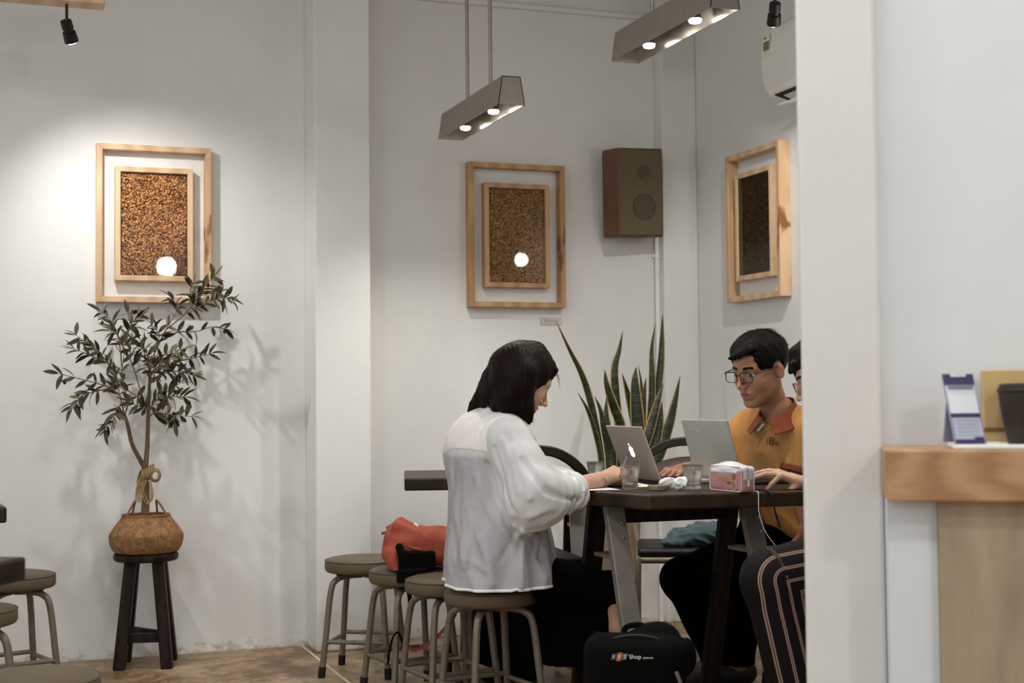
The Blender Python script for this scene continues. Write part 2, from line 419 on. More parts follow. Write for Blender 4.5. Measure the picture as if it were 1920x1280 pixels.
def glass_pane(name, strength=1.0):
    if name in MATS: return MATS[name]
    t = NT(name); tr = t.n('ShaderNodeBsdfTransparent'); gl = t.n('ShaderNodeBsdfGlossy'); gl.inputs['Roughness'].default_value = .02
    fr = t.n('ShaderNodeFresnel'); fr.inputs['IOR'].default_value = 1.3; mx = t.n('ShaderNodeMixShader')
    t.l(fr.outputs[0], mx.inputs[0]); t.l(tr.outputs[0], mx.inputs[1]); t.l(gl.outputs[0], mx.inputs[2]); t.l(mx.outputs[0], t.out.inputs['Surface'])
    MATS[name] = t.m; return t.m
M_pane = glass_pane('picture_glass')
BEAN_L = [plain('bean_a', '#b87c46', .45, var=.2), plain('bean_b', '#c08a52', .45, var=.2), plain('bean_c', '#935f33', .45, var=.2), plain('bean_d', '#d3a16a', .45, var=.2)]
BEAN_M = [plain('seed_a', '#a37c4a', .5, var=.2), plain('seed_b', '#c79c62', .5, var=.2), plain('seed_c', '#7d5930', .5, var=.2)]
BEAN_D = [plain('roast_a', '#5a3f20', .4, var=.2), plain('roast_b', '#7a5a30', .4, var=.2), plain('roast_c', '#3a2610', .4, var=.2)]
def bar4(parent, name, W, Hh, bw, dep, z0, mat, note=None):
    """four mitred bars round a W x Hh opening outline; local x across, y up, z out of the wall"""
    for k in range(4):
        L = W if k % 2 == 0 else Hh; q = (Hh if k % 2 == 0 else W) / 2
        poly = [(-L / 2, -q), (L / 2, -q), (L / 2 - bw, -q + bw), (-L / 2 + bw, -q + bw)]
        mb = MB().prism(poly, z0, z0 + dep); mb.xform(rotm(rz=k * math.pi / 2)); mb.build(name, mat, parent, .0015, seg=1)
def framed_beans(label, P, face, beans, size, seed, wood_mat, group='framed coffee bean pictures'):
    root = thing('framed_picture', label, 'picture', P, 0, group)
    R = Matrix.Rotation(face, 4, 'Z') @ Matrix.Rotation(math.radians(90), 4, 'X'); root.matrix_world = Matrix.Translation(Vector(P)) @ R
    W, Hh, w2, h2 = .464, .652, .315, .472
    bar4(root, 'outer_frame_bar', W, Hh, .024, .054, .0, wood_mat)
    bar4(root, 'inner_frame_bar', w2, h2, .022, .044, .004, wood_mat)
    bk = MB().box((0, 0, .013), (w2 - .03, h2 - .03, .014)).build('backing', BEAN_D[2], root)
    bean_mesh('bean_bed', w2 - .042, h2 - .042, size, beans, root, seed, (0, 0, .021))
    gw, gh = w2 / 2 - .022, h2 / 2 - .022; raw('glass', [(-gw, -gh, .042), (gw, -gh, .042), (gw, gh, .042), (-gw, gh, .042)], [(0, 1, 2, 3)], M_pane, root)
    return root
framed_beans('pale pine double frame of light brown coffee beans above the potted tree', (.62, YW, 1.782), 0, BEAN_L, .0074, 3, M_pine)
framed_beans('pine double frame of fine brown beans left of the wall speaker', (2.224, YW, 1.783), 0, BEAN_M, .0046, 5, M_pine2)
framed_beans('pine double frame of dark roasted beans on the right wall', (XR, 5.388, 1.787), -math.pi / 2, BEAN_D, .0046, 8, M_pine)

# little caption under the middle picture
q = ony(1033, 602.5, YW)
cp = thing('caption_card', 'small pale caption card on the wall under the middle picture', 'card', (q[0], YW, q[2])); 
MB().box((0, -.002, 0), (.105, .004, .032)).build('card', plain('card_grey', '#b9b2ab', .6), cp)
MB().box((0, -.0045, 0), (.096, .001, .025)).build('card_face', plain('card_face', '#cfcac4', .6), cp)
for k in range(3): MB().box((-.006 * (k == 2), -.0055, .006 - .006 * k), (.078 - .012 * (k == 2), .0006, .0018)).build('text_line', plain('print_grey', '#8a827c', .7), cp)

# ================================================================== spot lamps
def spot_lamp(label, P, aim, stem_top, power, size, blend, col):
    root = thing('spot_lamp', label, 'lamp', P, 0, 'black spot lamps')
    d = unit(np.asarray(aim) - P); bk = -d
    MB().tube([(0, 0, .0), (0, 0, stem_top - .02)], .0055, 10).build('stem', M_black, root, smooth=True)
    MB().lathe([(.03, stem_top - .022), (.03, stem_top)], 24).build('ceiling_rose', M_black, root, .002, True)
    b = MB().tube([bk * .012, d * .016, d * .0165, d * .03, d * .031, d * .068], [.02, .021, .018, .018, .0235, .0255], 24); b.build('housing', M_black, root, smooth=True)
    MB().tube([d * .0665, d * .0705], .021, 20).build('bulb', emit('bulb_glow', '#fffaf0', 30), root)
    L = bpy.data.lights.new('spot_light', 'SPOT'); L.energy = power; L.spot_size = math.radians(size); L.spot_blend = blend; L.color = col; L.shadow_soft_size = .022
    lo = bpy.data.objects.new('spot_light', L); COL.objects.link(lo); lo.parent = root; lo.location = Vector(d * .085)
    lo.rotation_euler = Vector(d).to_track_quat('-Z', 'Y').to_euler(); return root
SL1 = ony(125, 45, 5.3)
spot_lamp('black spot lamp hanging under the wooden ceiling batten', SL1, (.62, YW, 1.35), .105, 27, 98, 1.0, (1, .985, .95))
SL2 = ony(1453, 12, 4.35)
spot_lamp('black spot lamp in front of the air conditioner', SL2, SL2 + np.array([.28, .62, -.75]), ZC - SL2[2], 22, 84, .8, (1, .97, .92))
q = ony(196, 14, 5.3)
setp(MB().box((q[0] - .45, 5.3, q[2] + .055), (.9, .09, .11)).build('ceiling_batten', M_pine, None, .003), 'pale wooden ceiling batten carrying the left spot lamp', 'batten')

# ================================================================== trough pendant lamps
def pendant(label, P, L=.74):
    root = thing('pendant_lamp', label, 'lamp', P, 0, 'steel trough pendant lamps')
    wb, wt, h, th = .052, .036, .105, .003      # half widths, height
    def wallside(s):
        return MB()._add([(s * wb, -L / 2, 0), (s * wb, L / 2, 0), (s * wt, L / 2, h), (s * wt, -L / 2, h), (s * (wb - th), -L / 2, 0), (s * (wb - th), L / 2, 0), (s * (wt - th), L / 2, h), (s * (wt - th), -L / 2, h)],
                         [(0, 1, 2, 3), (7, 6, 5, 4), (0, 4, 5, 1), (3, 2, 6, 7), (1, 5, 6, 2), (0, 3, 7, 4)])
    for s in (-1, 1): wallside(s).build('side_plate', M_brush, root)
    for s in (-1, 1):
        y = s * L / 2
        MB()._add([(-wb, y, 0), (wb, y, 0), (wt, y, h), (-wt, y, h), (-wb, y - s * th, 0), (wb, y - s * th, 0), (wt, y - s * th, h), (-wt, y - s * th, h)],
                  [(0, 1, 2, 3), (7, 6, 5, 4), (0, 4, 5, 1), (3, 2, 6, 7), (1, 5, 6, 2), (0, 3, 7, 4)]).build('end_plate', M_brush, root)
    MB().box((0, 0, h - th / 2), (2 * wt, L, th)).build('top_plate', M_brush, root)
    for s in (-1, 1):   # bright metal lining
        MB()._add([(s * (wb - th - .0006), -L / 2 + .004, .001), (s * (wb - th - .0006), L / 2 - .004, .001), (s * (wt - th - .0006), L / 2 - .004, h - th), (s * (wt - th - .0006), -L / 2 + .004, h - th)], [(0, 1, 2, 3)]).build('lining', M_inner, root)
    for y in (-.14, .14):
        MB().tube([(0, y, h), (0, y, ZC - P[2])], .0075, 12).build('rod', M_brush, root, smooth=True)
        MB().lathe([(.016, h), (.016, h + .012)], 16, (0, y, 0)).build('rod_collar', M_brush, root)
    for y in (-.17, .17):
        b = MB().tube([(0, y, h - th), (0, y, .05), (0, y, .045), (0, y, .018)], [.012, .013, .016, .0225], 18).build('lamp_holder', M_steel, root, smooth=True)
        MB().lathe([(.0215, .014), (.018, .007), (.009, .004)], 18, (0, y, 0)).build('bulb', emit('pendant_glow', '#fff4e4', 14), root, smooth=True)
        Li = bpy.data.lights.new('pendant_light', 'SPOT'); Li.energy = 16; Li.spot_size = math.radians(120); Li.spot_blend = .7; Li.color = (1, .96, .9); Li.shadow_soft_size = .025
        lo = bpy.data.objects.new('pendant_light', Li); COL.objects.link(lo); lo.parent = root; lo.location = (0, y, -.012)
    return root
pendant('steel trough pendant lamp hanging left of the wall speaker', (1.765, 5.2, 2.115))
pendant('steel trough pendant lamp at the top edge, nearest the air conditioner', (2.10, 4.2, 2.235))

# ================================================================== air conditioner on the right wall
ac = thing('air_conditioner', 'white wall air conditioner with open louvre beside the pillar', 'air conditioner', (XR, 4.61, 2.24))
prof = [(0, .31), (-.10, .312), (-.165, .300), (-.195, .27), (-.205, .20), (-.205, .09), (-.19, .045), (-.165, .018), (-.06, .0), (0, 0)]
mb = MB(); Lh = .42; n = len(prof)
mb._add([(x, -Lh, z) for x, z in prof] + [(x, Lh, z) for x, z in prof], [tuple(range(n)), tuple(range(2 * n - 1, n - 1, -1))] + [(i, (i + 1) % n, n + (i + 1) % n, n + i) for i in range(n)])
mb.build('casing', M_white, ac, .012, True, seg=3)
sl = rotm(ry=math.radians(31))
MB().box((-.125, 0, .016), (.085, 2 * Lh - .09, .02), rotm(ry=math.radians(14))).build('outlet', plain('outlet_black', '#2a2420', .7), ac)
MB().box((-.118, 0, -.012), (.07, 2 * Lh - .07, .004), rotm(ry=math.radians(-12))).build('louvre', M_white, ac, .0015)
MB().box((-.125, 0, .004), (.05, 2 * Lh - .16, .003), rotm(ry=math.radians(20))).build('louvre', M_white, ac)
st = MB().box((-.2065, Lh - .052, .215), (.0012, .05, .085)).build('energy_label', plain('label_white', '#e4e2cf', .6), ac)
MB().box((-.2075, Lh - .052, .213), (.0008, .044, .036)).build('label_band', plain('label_green', '#6e7a45', .6), st)
MB().box((-.2075, Lh - .044, .246), (.0008, .022, .008)).build('label_mark', plain('label_red', '#b07058', .6), st)

# ================================================================== wall speaker and its conduit
q = ony(1186, 363, 5.95)
sp = thing('wall_speaker', 'brown wooden wall speaker with olive grille in the corner', 'speaker', (q[0], q[1], q[2]))
sp.rotation_euler = (math.radians(4), math.radians(-2.6), math.radians(6))
M_spk = wood('speaker_walnut', '#4d3020', '#704a33', .5, (2, 2, 8), ring=2, dist=4, bump=.05)
MB().box((0, .0, 0), (.238, .15, .405)).build('cabinet', M_spk, sp, .008)
t = NT('speaker_cloth'); f = t.noise(t.coord((1, 1, 1)), 500, 1); t.color(t.ramp(f, [(.3, '#5d523e'), (.7, '#72664e')])); t.bump(f, .3, .001); M_grille = t.done(.85, 0, .2)
MB().box((0, -.0775, .0), (.222, .008, .388)).build('grille', M_grille, sp, .004)
def ring(c, r, w, y): return MB().lathe([(r - w, 0), (r - w, .002), (r, .002), (r, 0)], 40).xform(rotm(rx=math.pi / 2), (c[0], y, c[1]))
M_cone = plain('cone_dark', '#564b39', .85)
MB().lathe([(.034, 0), (.034, .0015)], 36).xform(rotm(rx=math.pi / 2), (.012, -.0816, .092)).build('tweeter', M_cone, sp)
MB().lathe([(.056, 0), (.056, .0015)], 40).xform(rotm(rx=math.pi / 2), (.012, -.0816, -.065)).build('woofer', M_cone, sp)
ring((.012, -.065), .06, .004, -.0816).build('woofer_ring', plain('ring_dark', '#42392b', .7), sp)
MB().box((-.088, -.0825, -.155), (.004, .002, .016)).build('badge', plain('badge_gold', '#8f8158', .4, .6), sp)
MB().box((0, .093, .03), (.06, .08, .1)).build('bracket', M_black, sp)
q = ony(1229, 470, YW)
pi = thing('conduit_pipe', 'thin white conduit pipe running down below the speaker', 'pipe', (q[0], YW - .016, 0))
MB().tube([(0, 0, .0), (0, 0, 1.80)], .0115, 12).build('pipe', M_white, pi, smooth=True)
for z in (.6, 1.70): MB().tube([(0, 0, z), (0, 0, z + .018)], .0165, 12).build('clip', M_white, pi, smooth=True)
for z in (.6, 1.70): MB().box((0, .008, z + .009), (.045, .014, .012)).build('clip_foot', M_white, pi, .003)
# ================================================================== padded tube stools
def make_stool(label, loc, rz):
    s = thing('padded_stool', label, 'stool', loc, rz, 'round padded tube stools')
    zt, zb, R = .440, .386, .150
    MB().lathe([(0.001, zt + .006), (.06, zt + .005), (.11, zt + .002), (.138, zt - .003), (.147, zt - .009), (R, zt - .016), (R + .001, zb + .014), (.146, zb + .004), (.136, zb), (.001, zb)], 44).build('seat', M_vinyl, s, smooth=True)
    MB().tube([(.1485 * math.cos(a), .1485 * math.sin(a), zt - .0095) for a in np.linspace(0, 2 * math.pi, 45)], .0026, 6, cap=False).build('piping', M_piping, s, smooth=True)
    for k in range(4):
        a = math.pi / 4 + k * math.pi / 2; c, n = math.cos(a), math.sin(a)
        pts = spline([(.012 * c, .012 * n, zb - .013), (.07 * c, .07 * n, zb - .013), (.118 * c, .118 * n, zb - .024), (.143 * c, .143 * n, zb - .065), (.164 * c, .164 * n, .16), (.184 * c, .184 * n, .006)], 6)
        lg = MB().tube(pts, .0118, 12).build('leg', M_tube, s, smooth=True)
        MB().tube([(.180 * c, .180 * n, .04), (.185 * c, .185 * n, 0)], .0145, 12).build('rubber_foot', M_rubber, lg, smooth=True)
        b = a + math.pi / 2; r = .168; z = .122 if k % 2 else .132
        MB().tube([(r * c, r * n, z), (r * math.cos(b), r * math.sin(b), z)], .0085, 10).build('stretcher', M_tube, s, smooth=True)
    MB().box((0, 0, zb - .004), (.17, .17, .008)).build('seat_plate', M_rubber, s)
    return s
st0 = make_stool('round khaki padded stool nearest the white column, nothing on it', (1.344, 5.39, 0), math.radians(-30))
for lab, xy, rz in [('round khaki padded stool with the red backpack on it', (1.416, 4.985), 10), ('round khaki padded stool mostly hidden between backpack and woman', (1.465, 4.68), 8),
                    ('round khaki padded stool the woman in white sits on', (1.51, 4.375), 8), ('round khaki padded stool at the left edge, farthest one there', (.062, 5.429), 18),
                    ('round khaki padded stool cut by the left edge, lower seat at middle height', (-.08, 4.582), 12), ('blurred round padded stool at the bottom left corner', (.081, 3.391), 20),
                    ('round padded stool under the man in the mustard shirt', (2.745, 4.455), 75)]:
    copy_tree(st0, (*xy, 0), math.radians(rz), lab)

# ================================================================== trestle tables
def table(name, label, poly, z, legs_x, ymid, rail=True, group='dark trestle tables', spread=.27):
    cx = sum(p[0] for p in poly) / len(poly); cy = sum(p[1] for p in poly) / len(poly)
    r = thing(name, label, 'table', (cx, cy, 0), 0, group); L = lambda p: (p[0] - cx, p[1] - cy, p[2])
    MB().prism([(x - cx, y - cy) for x, y in poly], z - .046, z).build('tabletop', M_top, r, .006, seg=2)
    for x in legs_x:
        for s in (-1, 1):
            m = MB().beam(L((x, ymid + (-.035 if s < 0 else .09), z - .047)), L((x, ymid + s * spread, 0)), .064, .03, side=(1, 0, 0)); lg = m.build('leg', M_steel if s < 0 else M_dark, r, .003)
            if s < 0:
                for zz in (z - .10, z - .145):
                    yy = ymid - .035 - (spread - .035) * (z - .041 - zz) / (z - .041)
                    MB().lathe([(.006, 0), (.005, .004), (.001, .005)], 12).xform(rotm(rx=math.pi / 2), L((x + .012, yy - .018, zz))).build('bolt', M_inner, lg)
        MB().box(L((x, ymid, z - .21)), (.05, .13, .012)).build('brace', M_steel, r)
    if rail: MB().box(L(((legs_x[0] + legs_x[1]) / 2, ymid, z - .082)), (legs_x[1] - legs_x[0] - .06, .045, .05)).build('rail', M_dark, r, .003)
    return r
TZ = .75
a, b, c = onz(1216, 928, TZ), onz(1528, 920, TZ), onz(1106, 920, TZ)
ex = unit((b - a)); far = a + ex * .67
MT = [tuple(a[:2]), tuple(far[:2]), (far[0] + .0, far[1] + .88), (1.84, 4.74), (1.762, 4.45), tuple(c[:2] + [-.005, 0])]
table('trestle_table', 'dark worn wooden trestle table the group works at', MT, TZ, (1.862, 2.352), 4.22)
T_EDGE, T_DIR, T_OUT = a.copy(), ex.copy(), np.array([ex[1], -ex[0], 0])
p = onz(758, 897, TZ)
t2 = table('trestle_table', 'dark wooden trestle table behind the woman near the back wall', [(0, 0), (.74, 0), (.74, .6), (0, .6)], TZ, (.26, .68), .3)
t2.rotation_euler = (0, 0, math.radians(-15.6)); t2.location = Vector((p[0], p[1], 0)) + Matrix.Rotation(math.radians(-15.6), 3, 'Z') @ Vector((.37, .3, 0))
# table corners at the left edge
p = onz(13, 950, TZ)
table('trestle_table', 'wooden table whose corner just enters at the left edge', [(p[0], p[1]), (p[0] - .06, p[1] + .7), (p[0] - .9, p[1] + .62), (p[0] - .84, p[1] - .08)], TZ, (p[0] - .74, p[0] - .52), p[1] + .28)
p = onz(50, 1043, TZ)
e1 = unit(np.array([-.049, -.082, 0])); e2 = np.array([e1[1], -e1[0], 0])
q = [p, p + e1 * .55, p + e1 * .55 + e2 * .75, p + e2 * .75]
table('trestle_table', 'blurred dark table corner low at the left edge', [tuple(x[:2]) for x in q], TZ, (p[0] - .55, p[0] - .28), p[1] - .16, spread=.15)

# ================================================================== plant stool, basket, olive tree
PS = np.array([.572, 5.872, 0])
ws = thing('wooden_stool', 'dark wooden four-legged stool under the basket', 'stool', PS, math.radians(-12))
zt = .447
MB().lathe([(.118, zt), (.1255, zt - .005), (.1275, zt - .015), (.1255, zt - .027), (.118, zt - .032)], 40).build('seat', M_dark, ws, .001, True)
for k in range(4):
    a_ = math.pi / 4 + k * math.pi / 2; c_, n_ = math.cos(a_), math.sin(a_)
    MB().beam((.074 * c_, .074 * n_, zt - .03), (.130 * c_, .130 * n_, 0), .046, .046, side=(1, 0, 0)).build('leg', M_dark, ws, .004)
    if k < 2:
        r_ = .105; MB().beam((r_ * c_, r_ * n_, .115 + .012 * k), (-r_ * c_, -r_ * n_, .115 + .012 * k), .022, .034).build('stretcher', M_dark, ws, .002)
for k in range(4):
    a_ = math.pi / 4 + k * math.pi / 2; b_ = a_ + math.pi / 2
    if k in (2,): MB().beam((.112 * math.cos(a_), .112 * math.sin(a_), .12), (.112 * math.cos(b_), .112 * math.sin(b_), .12), .024, .036).build('stretcher', M_dark, ws, .002)

t = NT('seagrass'); v = t.coord(); f = t.noise(v, 38, 5, .7); f2 = t.noise(v, 160, 3, .6)
t.color(t.ramp(t.math('ADD', t.math('MULTIPLY', f, .55), t.math('MULTIPLY', f2, .45)), [(.28, '#52341f'), (.48, '#85603f'), (.62, '#a88058'), (.75, '#cfb088')])); t.bump(f2, .5, .003)
M_sea = t.done(.8, 0, .2)
bk = thing('basket', 'woven seagrass belly basket on the wooden stool', 'basket', (PS[0], PS[1], zt))
prof = [(.02, .001), (.112, .001), (.128, .01), (.139, .028), (.144, .05), (.1445, .068), (.140, .078), (.120, .108), (.100, .134), (.094, .144), (.091, .148), (.086, .146), (.085, .12), (.02, .115)]
pp = np.array(spline([(r, z, 0) for r, z in prof], 6)); seg = 120; V = []; Fc = []
for i, (r, z, _) in enumerate(pp):
    for k in range(seg):
        th = 2 * math.pi * k / seg; dd = .0022 * math.sin(i * math.pi / 2 * 1.0) * math.cos(th * 30 + (i // 2) * math.pi) + .0015 * math.sin(th * 3 + 1)
        rr = r + dd * (r > .08); V.append((rr * math.cos(th), rr * math.sin(th) * .96, z + .0015 * math.sin(th * 2) * (z > .1)))
for i in range(len(pp) - 1):
    for k in range(seg): Fc.append((i * seg + k, i * seg + (k + 1) % seg, (i + 1) * seg + (k + 1) % seg, (i + 1) * seg + k))
raw('basket_body', V, Fc, M_sea, bk, True)
M_rope = plain('rope_brown', '#7d5836', .85, var=.3, scale=120, bump=.4, bscale=300)
for s, tilt in ((-1, .0), (1, .01)):
    pts = spline([(s * .080, -.035, .135), (s * .068, -.02, .165), (s * .042, .0, .205), (s * .045, .03, .18), (s * .05, .05, .14)], 8)
    MB().tube(pts, .0042, 8).build('handle', M_rope, bk, smooth=True)
MB().tube(spline([(.09 * math.cos(a_), .0865 * math.sin(a_), .1475 + .001 * math.sin(9 * a_)) for a_ in np.linspace(0, 2 * math.pi, 40)], 2), .0055, 8).build('rim_braid', M_rope, bk, smooth=True)

TB = np.array([PS[0], PS[1], zt + .12])
tr = thing('olive_tree', 'small olive tree with slender twin trunks in the basket', 'tree', TB)
M_bark = plain('olive_bark', '#6b5540', .85, var=.3, scale=60, bump=.5, bscale=120)
M_twig = plain('olive_twig', '#75614a', .8, var=.2, scale=60)
M_leaf = [plain('olive_leaf_dark', '#2e2b1a', .45, var=.2, scale=20), plain('olive_leaf', '#413d28', .45, var=.2, scale=20), plain('olive_leaf_pale', '#65603f', .5, var=.15, scale=20)]
def tp(cx, cy, dy=0.0):   # points read in a zoomed view of the tree; dy = offset from the stool's plane
    return ony(80 + cx / 3.0475, 490 + cy / 3.0475, PS[1] + dy) - TB
G = np.random.default_rng(5)
def leaf_mesh(L, W, bend, m):
    n = 7; V = []; Fc = []
    for i in range(n):
        u = i / (n - 1); w = W * math.sin(math.pi * min(1, u * .96 + .04)) ** .8 * (1 if i < n - 1 else .05); z = -bend * u * u * L
        V += [(u * L, -w / 2, z + w * .12), (u * L, 0, z), (u * L, w / 2, z + w * .12)]
    for i in range(n - 1):
        for k in (0, 1): Fc.append((i * 3 + k, i * 3 + k + 1, i * 3 + 3 + k + 1, i * 3 + 3 + k))
    me = bpy.data.meshes.new('leaf'); me.from_pydata(V, [], Fc); me.materials.append(m); me.polygons.foreach_set('use_smooth', [True] * len(Fc)); return me
LM = [leaf_mesh(l_, w_, b_, M_leaf[m_]) for l_, w_, b_, m_ in [(.062, .019, .25, 0), (.054, .017, .1, 1), (.066, .0185, .4, 1), (.048, .016, -.15, 2), (.058, .018, .3, 0)]]
nleaf = 0; nsingle = [0]; XV, XF, XM = [], [], []
def put_leaf(p, d):
    global nleaf
    d = unit(d); nrm = unit(np.array([0, -.5, .8]) + G.normal(size=3) * .45); y = unit(np.cross(nrm, d)); z = np.cross(d, y)
    wy = (p + d * .06 + TB)[1]
    if wy > YW - .01: d = unit(d - np.array([0, 2 * abs(d[1]), 0])); y = unit(np.cross(nrm, d)); z = np.cross(d, y)
    s = G.uniform(.75, 1.15); me_ = LM[G.integers(0, len(LM))]; R_ = np.stack([d, y, z], 1) * s; nleaf += 1
    if (nleaf * 137) % 430 < 275 and nsingle[0] < 296: inst('leaf', me_, tr, mtx4(R_, p)); nsingle[0] += 1
    else:
        o_ = len(XV); XV.extend([R_ @ np.array(v_.co) + p for v_ in me_.vertices]); XF.extend([tuple(i_ + o_ for i_ in f_.vertices) for f_ in me_.polygons]); XM.extend([M_leaf.index(me_.materials[0])] * len(me_.polygons))
trunk = [tp(585, 1430, 0), tp(590, 1330, 0), tp(583, 1175, 0)]
MB().tube(spline(trunk, 6), [.017 - .004 * i / 12 for i in range(13)], 10).build('trunk', M_bark, tr, smooth=True)
mainL = [(583, 1180, 0), (555, 1130, -.01), (510, 1040, -.02), (485, 930, -.03), (465, 870, -.03)]
mainR = [(588, 1180, 0), (598, 1050, .0), (602, 900, .01), (607, 780, .01), (612, 640, .0)]
def branch(pts, r0, r1, n=6, nm='branch', m=None):
    q = spline([tp(*p) for p in pts], n); MB().tube(q, list(np.linspace(r0, r1, len(q))), 8).build(nm, m or M_bark, tr, smooth=True); return q
branch(mainL, .0105, .0065); branch(mainR, .0105, .0055)
twigs = [
 [(465, 870, -.03), (440, 760, -.04), (415, 640, -.05)], [(468, 880, -.03), (485, 800, -.02), (455, 650, -.02), (470, 480, .0)],
 [(440, 760, -.04), (370, 715, -.06), (250, 680, -.08), (90, 640, -.08)], [(380, 725, -.06), (290, 745, -.10), (220, 770, -.12), (175, 825, -.13)],
 [(465, 880, -.03), (430, 830, -.08), (405, 900, -.11), (360, 960, -.12)], [(415, 640, -.05), (340, 540, -.08), (270, 480, -.09), (190, 420, -.09)],
 [(415, 640, -.05), (370, 580, -.12), (280, 540, -.15), (180, 500, -.15)], [(455, 650, -.02), (440, 480, .02), (400, 350, .05), (330, 285, .06)],
 [(470, 480, .0), (490, 400, .0), (520, 340, .0), (560, 305, .0)], [(470, 520, .0), (430, 420, -.05), (390, 400, -.06)],
 [(575, 790, .01), (530, 640, .03), (500, 540, .05), (510, 400, .06), (490, 300, .06)], [(612, 640, 0), (580, 520, -.05), (550, 430, -.07)],
 [(612, 640, 0), (640, 520, -.02), (665, 420, -.03), (625, 365, -.03)], [(612, 640, 0), (600, 540, -.10), (560, 490, -.13)],
 [(640, 520, -.02), (705, 390, .0), (770, 270, .02), (740, 215, .02)], [(710, 385, 0), (800, 310, .0), (870, 220, -.01), (930, 140, -.02), (985, 80, -.02)],
 [(800, 310, 0), (900, 255, -.04), (1000, 210, -.06), (1075, 215, -.07)], [(830, 280, 0), (900, 200, -.05), (1010, 170, -.08)], [(860, 240, 0), (840, 180, .03), (860, 120, .04)],
 [(680, 450, .0), (770, 405, .04), (880, 400, .07), (960, 375, .08), (1040, 385, .08)], [(612, 700, 0), (700, 620, -.04), (770, 575, -.06), (870, 550, -.08), (965, 525, -.08)],
 [(620, 640, 0), (700, 530, -.09), (800, 500, -.11)], [(630, 690, 0), (710, 630, -.10), (780, 630, -.13), (860, 650, -.13)],
 [(602, 870, .01), (640, 800, -.03), (710, 745, -.05), (780, 695, -.06)], [(660, 775, -.03), (740, 770, -.09), (815, 775, -.1)],
 [(605, 890, .01), (650, 860, -.06), (740, 880, -.09), (850, 885, -.1)], [(700, 868, -.07), (745, 880, -.12), (755, 920, -.13)], [(602, 850, .01), (560, 830, -.05), (490, 800, -.07)],
 [(580, 800, .01), (490, 740, .05), (400, 700, .07)], [(612, 660, 0), (660, 600, -.12), (740, 540, -.14)], [(612, 700, 0), (640, 640, .04), (640, 560, .06)]]
for ti, tw in enumerate(twigs):
    q = branch(tw, .0032, .0012, 7, 'twig', M_twig); n = len(q); first = 0 if ti < 2 else int(n * .25)
    if ti < 2: first = n // 2
    k = 0
    for i in range(first, n, 2 if ti not in (2, 7, 10, 14, 19) else 3):
        tdir = unit(q[min(i + 1, n - 1)] - q[max(i - 1, 0)])
        for sgn in (-1, 1):
            if G.random() < .04: continue
            side = unit(np.cross(tdir, [0, 1, 0])) * sgn + np.array([0, G.normal() * .55, 0]); put_leaf(q[i], tdir * G.uniform(.4, 1.1) + side * G.uniform(.45, 1.0) + G.normal(size=3) * .28 + np.array([0, 0, -.12]))
    put_leaf(q[-1], q[-1] - q[-3])
fo = raw('foliage', XV, XF, M_leaf, tr, True, XM); fo['kind'] = 'stuff'
M_olive = plain('olive_fruit', '#241d1a', .3, var=.2)
for cx, cy, dy in [(340, 350, .05), (125, 690, -.08), (200, 765, -.11), (1025, 240, -.06), (945, 135, -.02), (785, 655, -.13), (1040, 400, .08), (720, 895, -.1)]:
    p = tp(cx, cy, dy); MB().tube([p + [0, 0, .009], p + [0, 0, .006], p, p - [0, 0, .006], p - [.001, 0, .0095]], [.001, .0052, .0068, .0054, .001], 10).build('olive', M_olive, tr, smooth=True)
# bundle of dried stems knotted round the fork
M_raf = plain('raffia', '#8f7852', .75, var=.3, scale=90, bump=.3, bscale=200)
kn = thing('raffia_knot', 'knot of pale dried stems tied round the tree fork', 'knot', tp(588, 1230, 0) + TB); KO = tp(588, 1230, 0)
for i in range(6):
    o_ = -.022 + .0088 * i; pts = [(o_ + .016 * math.cos(a_) * .25 + .008 * math.sin(a_), -.021 * math.cos(a_), .028 * math.sin(a_) + .004 * i) for a_ in np.linspace(0, 2 * math.pi, 17)]
    MB().tube(pts, .0042, 7, cap=False).build('wrap', M_raf, kn, smooth=True)
for i in range(3): MB().tube([(.036 + .021 * math.cos(a_) * (1 - .16 * i), -.012 - .004 * i, .006 + .026 * math.sin(a_) * (1 - .16 * i)) for a_ in np.linspace(0, 2 * math.pi, 21)], .0036, 7, cap=False).build('loop', M_raf, kn, smooth=True)
for i in range(5):
    x = -.026 + .007 * i; MB().tube(spline([(x, -.018, -.012), (x - .012, -.02, -.055), (x - .012 + .004 * i, -.022, -.10)], 5), .0034, 7).build('stem', M_raf, kn, smooth=True)
MB().ribbon(spline([(.014, -.018, -.015), (.022, -.024, -.06), (.020, -.03, -.088), (.0, -.03, -.106)], 6), .012, (1, 0, .2), .0015).build('loose_blade', M_raf, kn)
# ================================================================== planter and snake plant
PL = np.array([2.47, 5.60, 0])
pot = thing('planter', 'tall beige tapered planter holding the snake plant', 'planter', PL)
M_pot = plain('planter_clay', '#a99478', .75, var=.1, scale=8, bump=.2)
MB().lathe([(.10, 0), (.104, .01), (.142, .60), (.146, .62), (.136, .62), (.132, .58), (.02, .575)], 40).build('pot', M_pot, pot, smooth=True)
MB().lathe([(.131, .572), (.06, .582), (.01, .583)], 30).build('soil', plain('soil', '#3a2a1d', .95, var=.3, bump=.6), pot)
SB = PL + [0, 0, .57]
sn = thing('snake_plant', 'tall snake plant with yellow edged leaves behind the laptops', 'plant', SB)
t = NT('snake_leaf'); v = t.coord((1, 1, 1)); w = t.noise(t.coord((9, 9, 60)), 1.6, 4, .6, .8)
t.color(t.ramp(w, [(.35, '#12170b'), (.52, '#222914'), (.66, '#424927')])); M_sleaf = t.done(.4, 0, .45)
M_sedge = plain('snake_leaf_edge', '#a88f4e', .45, var=.12)
